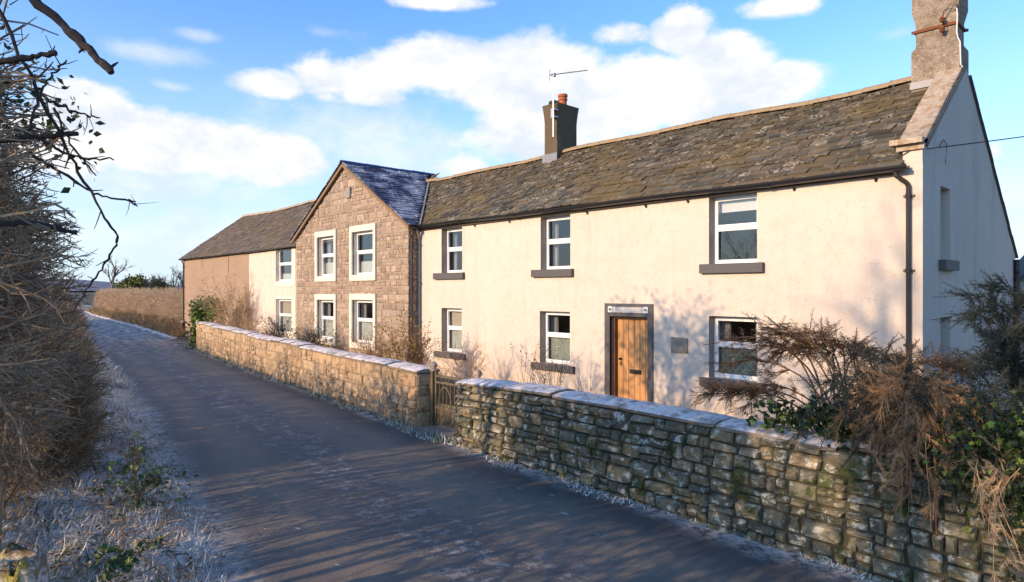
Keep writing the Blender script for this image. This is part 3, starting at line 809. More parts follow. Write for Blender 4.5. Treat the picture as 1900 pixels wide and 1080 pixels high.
for a, b in zip(pts[:-1], pts[1:]):
    j = rng.uniform(-0.015, 0.02)
    za, zb = roofz(a) + .05 + j, roofz(b - .01) + .05 + j
    vg.loft([[(CX1 - .1, a, za - .018), (CX1 + .045, a, za - .018), (CX1 + .045, a, za + .018), (CX1 - .1, a, za + .018)], [(CX1 - .1, b - .01, zb - .018), (CX1 + .045, b - .01, zb - .018), (CX1 + .045, b - .01, zb + .018), (CX1 - .1, b - .01, zb + .018)]])
vg.build('verge_slates', plain('dark verge slate', (0.11, 0.10, 0.09), 0.85), cot)
# windows
window(cot, *ops_u[0][:2], 3.17, 4.47, FY + 0.19, 0.47, (-6.71, -5.44, 2.99, 3.168, 0.09), blind=(WBLIND, 0.30), label='upper window with half drawn white blind')
window(cot, *ops_u[1][:2], 3.17, 4.45, FY + 0.19, 0.47, (-11.35, -10.02, 2.99, 3.168, 0.09), drape=(-1, 1), label='upper window with copper vase on its ledge')
window(cot, *ops_u[2][:2], 3.17, 4.45, FY + 0.19, 0.47, (-15.43, -14.05, 2.99, 3.168, 0.09), drape=(-1, 1))
window(cot, *ops_l[0][:2], 0.98, 2.17, FY + 0.19, 0.46, (-6.71, -5.44, 0.81, 0.978, 0.09), net=(NETD, 0.0), drape=(-1, 1), label='lower window with diamond patterned net')
window(cot, *ops_l[1][:2], 0.90, 2.16, FY + 0.19, 0.46, (-11.36, -9.98, 0.74, 0.898, 0.09), net=(NET, -0.03), drape=(-1, 1), label='lower window with spotted net curtain')
window(cot, *ops_l[2][:2], 0.90, 2.16, FY + 0.19, 0.46, (-15.40, -14.0, 0.74, 0.898, 0.09), net=(NETP, 0.0), blind=(BLIND, 0.66))
vs = MB()
pr = [(0.03, 0), (0.07, 0.05), (0.085, 0.14), (0.06, 0.24), (0.03, 0.30), (0.04, 0.34)]
vs.loft([[(-10.32 + r_ * cos(t), FY + 0.42 + r_ * sin(t), 3.28 + z) for t in np.linspace(0, 2 * pi, 13)[:-1]] for r_, z in pr])
tag(vs.build('vase', COPPERV, smooth=True), 'copper coloured vase standing behind the glass of an upper cottage window', 'vase')
# doorway
sr = MB()
frame_rect(sr, -9.09, -7.82, 0.0, 2.38, -8.95, -7.955, 0.05, 2.10, FY - 0.03, FY + 0.05)
sr.build('door_surround', GREY, cot)
dr = MB()
nx = 6; dx0, dx1 = -8.90, -8.0; pw = (dx1 - dx0) / nx
for i in range(nx):
    a, b = dx0 + i * pw + 0.004, dx0 + (i + 1) * pw - 0.004
    z0, z1, y0 = 0.10, 2.04, FY + 0.19
    dr.loft([[(a, y0 + .05, z), (a, y0 + .008, z), (a + .008, y0, z), (b - .008, y0, z), (b, y0 + .008, z), (b, y0 + .05, z)] for z in (z0, z1)])
dr.box(dx0, dx1, FY + 0.212, FY + 0.235, 0.09, 2.05)
door = dr.build('door', OAK, cot)
jm = MB()
frame_rect(jm, -8.95, -7.955, 0.05, 2.10, -8.905, -7.997, 0.09, 2.05, FY + 0.10, FY + 0.26)
jm.build('door_frame', OAKD, cot)
lb = MB(); lb.box(-8.56, -8.26, FY + 0.168, FY + 0.189, 0.86, 0.95); lb.box(-8.53, -8.29, FY + 0.16, FY + 0.168, 0.875, 0.93); lb.build('letter_box', BLACKIRON, door)
kn = MB()
kn.loft([[(-8.80 + r_ * cos(t), FY + 0.19 - y, 1.16 + r_ * sin(t)) for t in np.linspace(0, 2 * pi, 13)[:-1]] for r_, y in ((.03, 0), (.03, .008), (.012, .012), (.012, .035), (.028, .045), (.03, .06), (.018, .072))])
kn.box(-8.815, -8.785, FY + 0.18, FY + 0.189, 1.02, 1.10)
kn.build('door_knob', BLACKIRON, door)
np_ = MB(); np_.box(-8.86, -8.02, FY - 0.045, FY - 0.03, 2.185, 2.305); npo = np_.build('name_plate', PLATE, cot)
for x, s_ in ((-8.925, 1), (-7.985, -1)):
    e = MB(); e.box(x - 0.055, x + 0.055, FY - 0.048, FY - 0.03, 2.185, 2.315); eo = e.build('number_tile', PLATE_W, npo)
    k = MB()
    k.box(x - 0.03, x - 0.008, FY - 0.051, FY - 0.048, 2.225, 2.275); k.box(x - 0.004, x + 0.012, FY - 0.051, FY - 0.048, 2.235, 2.265); k.box(x + .016, x + 0.028, FY - 0.051, FY - 0.048, 2.225, 2.275)
    k.build('tile_mark', BLACKIRON, npo)
pq = MB(); pq.box(-7.385, -7.01, FY - 0.025, FY - 0.002, 1.41, 1.72); pq.box(-7.37, -7.025, FY - 0.03, FY - 0.025, 1.425, 1.705); pq.build('wall_plaque', PLAQUE, cot)
# rainwater goods
gt = MB(); gutter(gt, (CX0 + 0.06, FY - 0.165, 4.61), (-3.10, FY - 0.165, 4.575), 0.085); gt.build('gutter', BLACKP, cot)
fb = MB(); fb.box(CX0 + 0.02, -3.34, FY - 0.075, FY - 0.003, 4.47, 4.66); fb.build('fascia', plain('dark fascia', (0.10, 0.075, 0.05), 0.8), cot)
for x in (-15.0, -13.6, -12.2, -9.6, -8.0, -7.0, -4.9, -3.6):
    k = MB(); k.tube([(x, FY + 0.01, 4.42), (x, FY - 0.05, 4.42), (x + .01, FY - 0.07, 4.45)], 0.012, 5); k.box(x - .02, x + .02, FY - .012, FY - .002, 4.39, 4.45); k.build('eaves_hook', BLACKIRON, cot)
downpipe(cot, BROWNP, -3.13, FY - 0.05, 4.47, 0.1, neck=0.09, dx=0.16)
downpipe(cot, GREYP, CX0 + 0.07, FY - 0.05, 4.47, 0.1, neck=0.09, dx=-0.03)
downpipe(cot, PURPLEP, CX1 + 0.06, BY - 0.15, 3.25, 0.1, neck=0.02, r_=0.055)
# gable end chimney
def chim(name, mat, x0, x1, y0, y1, prof, parent, nx_=1):
    c = MB(); rg = []
    for z, e in prof:
        rg.append([(x0 - e, y0 - e, z), (x1 + e, y0 - e, z), (x1 + e, y1 + e, z), (x0 - e, y1 + e, z)])
    c.loft(rg); return c.build(name, mat, parent)
ch = chim('chimney', CHIM, -3.64, -3.015, 13.50, 14.02, [(6.1, .06), (6.98, .06), (7.02, .055), (7.10, .005), (7.13, 0), (7.42, 0), (7.50, .004), (7.62, .03), (7.74, .055), (8.0, .05), (8.0, .02)], cot)
for x in (-3.5, -3.17):
    k = MB(); k.loft([[(x + r_ * cos(t), 13.76 + r_ * sin(t), 8.0 + z) for t in np.linspace(0, 2 * pi, 17)[:-1]] for r_, z in ((.13, 0), (.12, .05), (.11, .3), (.13, .32), (.13, .36), (.10, .37))]); k.build('chimney_pot', TERRA, ch)
bd = MB()   # rusty iron band with the old wire insulators
y0, y1, x0, x1 = 13.485, 14.035, -3.655, -3.0
bd.box(x0 - .05, x1 + .02, y0 - .02, y0, 7.36, 7.41); bd.box(x0 - .03, x1 + .05, y1, y1 + .02, 7.36, 7.41)
bd.box(x0 - .02, x0, y0, y1, 7.365, 7.405); bd.box(x1, x1 + .018, y0, y1, 7.365, 7.405)
bo = bd.build('iron_band', RUST, ch)
for zz, hh in ((7.45, .11), (7.27, .10)):
    k = MB(); k.tube([(-3.20, y0 - .02, zz - .03), (-3.20, y0 - .12, zz - .03)], .012, 6)
    k.loft([[(-3.20 + r_ * cos(t), y0 - .10 + r_ * sin(t), zz - .04 + z) for t in np.linspace(0, 2 * pi, 11)[:-1]] for r_, z in ((.02, 0), (.045, .02), (.03, .04), (.05, .06), (.028, .09), (.012, hh))]); k.build('insulator', RUST, bo)
k = MB()
for o_, zt in ((0, 7.62), (.03, 7.70)):
    k.tube([(-3.20, y0 - .10, 7.50), (-3.17 + o_, y0 - .12, 7.60), (-3.10 + o_, y0 - .10, zt), (-3.02 + o_, y0 - .05, zt - .02), (-2.99, y0 + .02, 7.55)], .006, 5)
k.tube([(-3.18, y0 - .1, 7.45), (-3.16, y0 - .13, 7.36), (-3.19, y0 - .11, 7.2)], .006, 5)
k.build('wire_loop', BLACKIRON, bo)
k = MB(); k.tube([(-3.0, y0 - .02, 7.62), (-2.99, y0 - .025, 7.5), (-3.0, y0 - .02, 7.2), (-2.985, y0 - .02, 7.1), (-2.94, y0 - .07, 7.0), (-2.93, y0 - .08, 6.6), (-2.91, y0 - .04, 6.56)], .011, 6); k.build('white_cable', WHITEW, ch)
fl = MB(); fl.box(-3.715, -3.32, 13.41, 13.438, 6.33, 6.455); fl.build('flashing', LEAD, ch)
# mid roof chimney
ch2 = chim('chimney', CHIM2, -13.20, -12.70, 13.58, 14.42, [(6.0, 0), (7.55, 0), (7.72, .012), (7.90, .03), (8.05, .05), (8.06, .03)], cot)
tp = MB(); tp.loft([[(-12.98 + r_ * cos(t), 14.12 + r_ * sin(t), 8.05 + z) for t in np.linspace(0, 2 * pi, 21)[:-1]] for r_, z in ((.135, 0), (.125, .04), (.115, .22), (.14, .23), (.14, .27), (.118, .28), (.118, .31), (.145, .33), (.145, .40), (.11, .41), (.09, .35))])
tp.build('chimney_pot', TERRA, ch2, smooth=False)
tp = MB(); tp.loft([[(-13.02 + r_ * cos(t), 13.78 + r_ * sin(t), 8.05 + z) for t in np.linspace(0, 2 * pi, 21)[:-1]] for r_, z in ((.12, 0), (.12, .05), (.15, .06), (.15, .13), (.11, .15))])
tp.build('chimney_cowl', BLACKIRON, ch2)
fl = MB(); fl.box(-13.25, -12.67, 13.53, 13.575, 6.36, 6.62); fl.build('flashing', LEAD, ch2)
# aerial
ae = thing('tv_aerial', 'thin television aerial on a mast strapped to the middle chimney', 'aerial', (-12.75, 13.46, 7.0))
k = MB(); k.tube([(-12.72, 13.44, 7.05), (-12.72, 13.44, 8.92)], 0.018, 8); k.build('mast', STEEL, ae)
k = MB()
bdir = np.array((0.42, 0.52, 0.10)); bdir /= np.linalg.norm(bdir); bo_ = np.array((-12.72, 13.44, 8.83))
k.tube([bo_ - bdir * .12, bo_ + bdir * 1.0], 0.014, 6); k.build('boom', STEEL, ae)
k = MB(); pd = np.cross(bdir, (0, 0, 1)); pd /= np.linalg.norm(pd)
for t_ in np.linspace(0.05, 0.98, 12): k.tube([bo_ + bdir * t_ - pd * .07, bo_ + bdir * t_ + pd * .07], 0.004, 4)
for a in (-1, 1):
    for q in (.06, .14): k.tube([bo_ - bdir * .1 + np.array((0, 0, a * q)) - pd * .12, bo_ - bdir * .1 + np.array((0, 0, a * q)) + pd * .12], .006, 4)
    k.tube([bo_ - bdir * .1, bo_ - bdir * .1 + np.array((0, 0, a * .15))], .007, 4)
k.box(-12.77, -12.67, 13.42, 13.50, 8.77, 8.87)
k.build('element', STEEL, ae)
k = MB()
for z in (7.62, 7.82): k.box(-12.78, -12.66, 13.43, 13.575, z, z + .03)
k.box(-12.80, -12.74, 13.42, 13.48, 7.60, 7.87); k.build('bracket', STEEL, ae)

# ------------------------------------------------------------------ the stone house with its gable to the road
SY = 10.87; SX0, SX1, SXM = -23.96, -16.25, -20.10; SE, SA = 4.66, 6.98
st = thing('stone_house', 'brown sandstone house with steep front gable and cream window bands', 'house', (SXM, SY, 0))
def rk(z):   # half width of the gable wall at height z
    return (SX1 - SX0) / 2 if z <= SE else (SX1 - SX0) / 2 * max(0, (SA - z) / (SA - SE))
sw_out = [(-22.27, -20.68, 2.99, 4.80), (-19.72, -18.06, 2.99, 4.82), (-22.27, -20.68, 0.74, 2.54), (-19.72, -18.06, 0.74, 2.56)]
sw_in = [(a + .16, b - .14, c + .19, d - .20) for a, b, c, d in sw_out]
core = MB()
wall_panel(core, SX0 + 0.01, SX1 - 0.01, -0.1, SE, [(a, b, c, min(d, SE - .001)) for a, b, c, d in sw_in], SY + 0.03, 0.20, 0, 1)
def tri_z(x): return SE + (SA - SE) * (1 - abs(x - SXM) / ((SX1 - SX0) / 2))
core.poly([(SX0 + .01, SY + .03, SE), (SX1 - .01, SY + .03, SE), (SXM, SY + .03, SA)], 0)
core.quad((SX1 - .03, SY + .03, -.1), (SX1 - .03, FY + .3, -.1), (SX1 - .03, FY + .3, SE), (SX1 - .03, SY + .03, SE))
core.quad((SX0 + .03, FY + .3, -.1), (SX0 + .03, SY + .03, -.1), (SX0 + .03, SY + .03, SE), (SX0 + .03, FY + .3, SE))
core.quad((SX0, 13.4, -.1), (SX1, 13.4, -.1), (SX1, 13.4, SA - 1), (SX0, 13.4, SA - 1), 2)
core.quad((SX0, SY + .3, 2.75), (SX1, SY + .3, 2.75), (SX1, 13.4, 2.75), (SX0, 13.4, 2.75), 2)
def stone_block(mb, P, u0, u1, v0, v1, r, relief, mi, gap=0.006, nseg=12, jit=0.05):
    """one rough hewn stone: P(u, v, out) gives the place on the wall"""
    cu, cv, hu, hv = (u0 + u1) / 2, (v0 + v1) / 2, (u1 - u0) / 2 - gap, (v1 - v0) / 2 - gap
    if hu < 0.012 or hv < 0.012: return
    e = r.uniform(0.12, 0.36); ring = []
    for k in range(nseg):
        t = 2 * pi * (k + r.uniform(-.25, .25)) / nseg
        c_, s_ = cos(t), sin(t); j = 1 - r.random() * jit * 2
        ring.append((cu + hu * math.copysign(abs(c_) ** e, c_) * j, cv + hv * math.copysign(abs(s_) ** e, s_) * j))
    tu, tv = r.uniform(-.35, .35) * relief, r.uniform(-.35, .35) * relief
    rl = relief * r.uniform(0.55, 1.25)
    m = min(hu, hv)
    V = []
    for sc, o in ((1.0, -0.02), (1.0, rl * 0.35), (max(0.6, 1 - 0.012 / m) if m > .03 else .75, rl * 0.9), (0.45, rl * r.uniform(0.85, 1.15))):
        for (a, b) in ring:
            du, dv = (a - cu) / hu, (b - cv) / hv
            oo = o + (tu * du + tv * dv) * (1 if o > 0 else 0) + (r.uniform(-.2, .2) * rl if o > rl * .5 else 0)
            if sc < 1 and sc > .5:
                fa = 1 - (1 - sc) * m / hu; fb_ = 1 - (1 - sc) * m / hv
                V.append(P(cu + (a - cu) * fa, cv + (b - cv) * fb_, oo))
            else: V.append(P(cu + (a - cu) * sc, cv + (b - cv) * sc, oo))
    V.append(P(cu, cv, rl * r.uniform(.9, 1.15)))
    F = []
    for k in range(3):
        for i in range(nseg): F.append((k * nseg + i, k * nseg + (i + 1) % nseg, (k + 1) * nseg + (i + 1) % nseg, (k + 1) * nseg + i))
    for i in range(nseg): F.append((3 * nseg + i, 3 * nseg + (i + 1) % nseg, 4 * nseg))
    mb.add(V, F, mi)
r7 = random.Random(7)
marks = sorted([-0.1, SE, SA] + [v for o in sw_out[::2] for v in o[2:4]])
v = 0.0
P_st = lambda u, v_, o: (u, SY + 0.03 - o, v_)
P_rt = lambda u, v_, o: (SX1 - 0.03 + o, SY + 0.03 + u, v_)
while v < SA - 0.12:
    hrow = r7.choice((0.09, 0.12, 0.14, 0.17, 0.21, 0.26))
    for m_ in marks:
        if v < m_ < v + hrow + 0.07: hrow = max(m_ - v, 0.1); break
    zmid = v + hrow / 2; hw = rk(v + hrow * 0.8)
    iv = [(SXM - hw, SXM + hw)]
    for a, b, c, d in sw_out:
        if c < zmid < d:
            iv = [q for x0, x1 in iv for q in (((x0, a), (b, x1)) if x0 < a and b < x1 else ((x0, x1),))]
    for x0, x1 in iv:
        u = x0
        while u < x1 - 0.02:
            ww = r7.uniform(0.8, 2.4) * hrow
            if u < x0 + .01 and abs(x0 - SX0) < .05: ww = r7.choice((.28, .5))
            if x1 - u - ww < 0.12: ww = x1 - u
            ww = min(ww, x1 - u)
            if r7.random() < 0.25 and hrow > .16:
                stone_block(core, P_st, u, u + ww, v, v + hrow * .5, r7, 0.022, 3); stone_block(core, P_st, u, u + ww, v + hrow * .5, v + hrow, r7, 0.022, 3)
            else: stone_block(core, P_st, u, u + ww, v, v + hrow, r7, 0.022, 3)
            u += ww
    if v < SE - .05:   # return wall
        sp = r7.uniform(.12, .3)
        stone_block(core, P_rt, 0.0, sp, v, min(v + hrow, SE), r7, 0.03, 3); stone_block(core, P_rt, sp, .40, v, min(v + hrow, SE), r7, 0.03, 3)
    v += hrow
core.build('wall', [MORTAR, BANDS, ROOM, STONE], st)
for o, i_ in zip(sw_out, sw_in):
    k = MB(); frame_rect(k, *o, *i_, SY - 0.035, SY + 0.06); k.build('window_band', BANDS, st)
window(st, *sw_in[0][:2], sw_in[0][2], sw_in[0][3], SY + 0.16, 0.47, net=(NETP, -0.25), drape=(-1, 1))
window(st, *sw_in[1][:2], sw_in[1][2], sw_in[1][3], SY + 0.16, 0.47, net=(NETP, -0.3), label='upper window with yellow vase on its ledge')
window(st, *sw_in[2][:2], sw_in[2][2], sw_in[2][3], SY + 0.16, 0.47, net=(NETP, 0.0), drape=(-1, 1))
window(st, *sw_in[3][:2], sw_in[3][2], sw_in[3][3], SY + 0.16, 0.47, net=(NETP, 0.0), drape=(-1, 1))
vs = MB(); vs.loft([[(-18.42 + r_ * cos(t), SY + 0.34, 3.25 + z) if False else (-18.42 + r_ * cos(t), SY + 0.34 + r_ * sin(t), 3.25 + z) for t in np.linspace(0, 2 * pi, 13)[:-1]] for r_, z in ((.05, 0), (.08, .1), (.07, .25), (.03, .42), (.05, .5))])
tag(vs.build('vase', GOLDV, smooth=True), 'yellow vase standing behind the glass of an upper stone house window', 'vase')
k = MB(); k.box(SXM + .16, SXM + .44, SY - .05, SY + .02, 5.80, 6.16); k.build('vent_slab', VENT, st)
k = MB(); rt_ = (SA - SE) / ((SX1 - SX0) / 2)
roofS = MB(); deckS = MB()
SL_ = math.hypot(4.05, 4.05 * rt_)
def st_clip(s):
    # the cottage roof (or the barn's) cuts the slope off towards the back
    z = SA + 0.07 - (SL_ - s) * rt_ / math.hypot(1, rt_)
    y = FY + (z - EAVE - 0.05) / su
    return (0, min(y, RY + .6) - (SY - 0.14) - 0.10)
slates(roofS, (SXM + 4.05, SY - 0.14, SA + .07 - 4.05 * rt_), (0, 1, 0), (-1, 0, rt_), 5.0, SL_, 0.2, 0.16, 0.34, 0.28, st_clip, seed=21, rough=0.6)
slates(roofS, (SXM - 4.05, SY - 0.14, SA + .07 - 4.05 * rt_), (0, 1, 0), (1, 0, rt_), 5.0, SL_, 0.2, 0.16, 0.34, 0.28, st_clip, seed=22, rough=0.6)
ro = roofS.build('roof', SLATE_FROST, st)
for s_ in (-1, 1):
    ye = FY + 0.05
    deckS.add([(SXM, SY - .1, SA + .05), (SXM + s_ * 4.03, SY - .1, SA + .05 - 4.03 * rt_), (SXM + s_ * 4.03, ye, SA + .05 - 4.03 * rt_), (SXM + s_ * .3, RY + .4, SA + .05 - .3 * rt_), (SXM, RY + .9, SA + .05)], [(0, 1, 2, 3, 4)])
deckS.build('roof_deck', DECK, ro)
rd = MB(); ridge_tiles(rd, (SXM, SY - .14, SA + .09), (SXM, RY + .72, SA + .09), 8, 0.115, seed=4); rd.build('ridge_tiles', BLUELEAD, st)
vl = MB()   # lead lined valley against the cottage roof, with its pale cement edge
for k_ in range(12):
    ya, yb_ = FY - .15 + (RY - FY + .1) * k_ / 12, FY - .15 + (RY - FY + .1) * (k_ + 1) / 12
    za, zb = EAVE + .085 + su * (ya - FY), EAVE + .085 + su * (yb_ - FY)
    xa, xb = valley_x(ya), valley_x(yb_)
    vl.quad((xa - .26, ya, za + .26 * rt_ + .02), (xa, ya, za), (xb, yb_, zb), (xb - .26, yb_, zb + .26 * rt_ + .02))
    vl.quad((xa, ya, za), (xa + .2, ya, za + .01), (xb + .2, yb_, zb + .01), (xb, yb_, zb), 1)
vl.build('valley', [BLUELEAD, LEAD], st)
bg_ = MB()   # raking verge boards: brown timber under the slates
for s_ in (-1, 1):
    a = (SXM, SA + .045); b = (SXM + s_ * 4.02, SA + .045 - 4.02 * rt_)
    bg_.loft([[(x, y, z - d) for (y, d) in ((SY - .10, .13), (SY - .10, .02), (SY - .035, .02), (SY - .035, .13))] for x, z in (a, b)])
bg_.build('verge_board', plain('brown verge mortar', (0.24, 0.155, 0.09), 0.9, var=0.3), st)
gs = MB(); gutter(gs, (SX1 + .14, SY - .1, 4.55), (SX1 + .14, FY - .08, 4.55), .055); gs.build('gutter', BLACKP, st)
downpipe(st, BROWNP, SX1 + .06, SY + .10, 4.46, 0.1, neck=0.0, dx=-.06)

# ------------------------------------------------------------------ the barn range beyond
BX0, BXM, BX1 = -39.4, -29.71, -23.93
BRY, BRZ, BE = 14.5, 6.98, 4.55
bn = thing('barn_range', 'low far barn range, half brown half cream render, slate roof', 'barn', (-31.6, FY, 0))
bops = [(-26.72, -25.18, 3.05, 4.42), (-26.72, -25.18, 0.90, 2.32)]
k = MB(); wall_panel(k, BXM, BX1, -.1, 4.56, bops, FY, .2, 0, 1); k.build('wall', [CREAM, BANDS], bn)['label'] = 'cream rendered wall'
k = MB(); k.box(BX0, BXM - .002, FY - .004, FY + .3, -.1, 4.56)
for x, z0 in ((-32.3, 3.55), (-36.2, 3.9)): k.box(x, x + .05, FY - .012, FY - .004, z0, 4.5, 1)
k.build('wall', [BROWN, plain('dark crack', (0.14, 0.085, 0.05), .95)], bn)['label'] = 'brown rendered wall'
k = MB(); k.poly([(BX0, FY + .3, -.1), (BX0, 17.7, -.1), (BX0, 17.7, BE), (BX0, BRY, BRZ), (BX0, FY + .3, BE)])
k.quad((BX0, 17.7, -.1), (BX1, 17.7, -.1), (BX1, 17.7, BE), (BX0, 17.7, BE)); k.quad((BXM, 13, -.1), (BX1, 13, -.1), (BX1, 13, BE), (BXM, 13, BE), 1); k.quad((BXM, FY + .25, 2.7), (BX1, FY + .25, 2.7), (BX1, 13, 2.7), (BXM, 13, 2.7), 1)
k.build('rear_walls', [BROWN, ROOM], bn)
for o, nm in zip(bops, ('a', 'b')):
    window(bn, *o[:2], o[2], o[3], FY + 0.13, 0.47, net=(NETP, -0.4 if nm == 'a' else 0.0), blind=None if nm == 'a' else (BLIND, .6))
    b = MB(); frame_rect(b, o[0] - .02, o[1] + .32, o[2] - .2, o[3] + .1, o[0], o[1], o[2], o[3], FY - .018, FY - .002); b.build('window_band', BANDS, bn)
bsu = (BRZ - BE) / (BRY - FY)
k = MB(); slates(k, (BX0 - .15, FY - .18, BE + .02 - .18 * bsu), (1, 0, 0), (0, 1, bsu), 20.0, math.hypot(BRY - FY + .18, (BRY - FY + .18) * bsu), .24, .18, .5, .36, lambda s: (max(0, s / 4.3 * .35), 99), seed=31, rough=1.1)
SAGB = lambda V: V + np.stack([np.zeros(len(V)), np.zeros(len(V)), 0.05 * np.sin(V[:, 0] * 0.6) * np.clip((V[:, 1] - 11) / 3, 0, 1)], 1)
ro = k.build('roof', SLATE_BARN, bn, deform=SAGB)
k = MB(); k.quad((BX0 - .1, FY - .15, BE - .15 * bsu), (BX1 + 3.2, FY - .15, BE - .15 * bsu), (BX1 + 3.2, BRY, BRZ), (BX0 + .25, BRY, BRZ)); k.quad((BX0 - .1, BRY, BRZ), (BX1 + 4, BRY, BRZ), (BX1 + 4, 17.8, BE), (BX0 - .1, 17.8, BE)); k.build('roof_deck', DECK, ro, deform=lambda V: V - np.array((0, 0, .045)))
k = MB(); ridge_tiles(k, (BX0 + .5, BRY, BRZ + .06), (-22, BRY, BRZ + .06), 36, .14, seed=6); k.build('ridge_tiles', COPE, bn, deform=SAGB)
k = MB(); gutter(k, (BX0 - .05, FY - .16, 4.43), (BX1 - .02, FY - .16, 4.45), .06); k.build('gutter', BLACKP, bn)
k = MB(); k.box(BX0, BX1 - .02, FY - .07, FY - .013, 4.37, 4.54); k.build('fascia', DECK, bn)
downpipe(bn, BROWNP, BX0 + .25, FY - .06, 4.36, 0.9, neck=0.08)
k = MB(); k.tube([(BX0 + .25, FY - .06, .9), (BX0 + .25, FY - .06, 0)], .09, 8); k.tube([(BX0 + .25, FY - .06, 1.0), (BX0 + .25, FY - .06, .88)], .11, 8, 1); k.build('drain_shoe', [BLACKIRON, GREYP], bn)
# a lean-to seen past the back corner of the cottage
k = thing('white_outbuilding', 'white outbuilding seen past the back corner of the cottage', 'outbuilding', (-1.2, 22.5, 0))
b = MB(); b.box(-3.4, 2.0, 20.6, 24.0, -.1, 3.0); b.build('wall', GABLE, k)
b = MB(); b.loft([[(-3.5, 20.4, 2.96), (2.1, 20.4, 2.96), (2.1, 20.4, 3.06), (-3.5, 20.4, 3.06)], [(-3.5, 24.2, 3.9), (2.1, 24.2, 3.9), (2.1, 24.2, 4.0), (-3.5, 24.2, 4.0)]]); b.poly([(2.0, 20.6, 3.0), (2.0, 24, 3.0), (2.0, 24, 3.85)]); b.poly([(-3.4, 20.6, 3.0), (-3.4, 24, 3.85), (-3.4, 24, 3.0)]); b.quad((-3.4, 24, 3), (-3.4, 24, 3.85), (2, 24, 3.85), (2, 24, 3)); b.build('roof', SLATE, k)
# overhead service cable from the gable
cb = MB()
A_, B_ = np.array((CX1 + .03, 11.42, 4.83)), np.array((7.5, 25.5, 8.4))
cb.tube([A_ + (B_ - A_) * t - np.array((0, 0, 1)) * 0.30 * 4 * t * (1 - t) for t in np.linspace(0, 1, 30)], 0.009, 5)
cb.tube([(CX1 + .03, 11.42, 4.83), (CX1 + .04, 11.32, 4.86), (CX1 - .02, FY - .02, 4.85), (CX1 - .12, FY - .02, 4.86), (CX1 - .2, FY - .02, 4.79), (-3.3, FY - .02, 4.72)], 0.007, 5)
cb.tube([(CX1 + .03, 12.05, 4.95), (CX1 + .04, 12.25, 5.1), (CX1 + .03, 12.5, 5.05), (CX1 + .02, 12.45, 4.75)], 0.006, 5)
tag(cb.build('overhead_cable', BLACKIRON, smooth=True), 'thin black overhead cable running from the cottage gable into the sky', 'cable')
# its pole, beyond the right edge of the view
pl_ = MB(); pl_.tube([(7.5, 25.5, -.1), (7.5, 25.5, 8.7)], .12, 10); tag(pl_.build('cable_pole', plain('old pole timber', (0.12, 0.09, 0.06), .9)), 'dark timber pole carrying the cable beyond the cottage', 'pole')

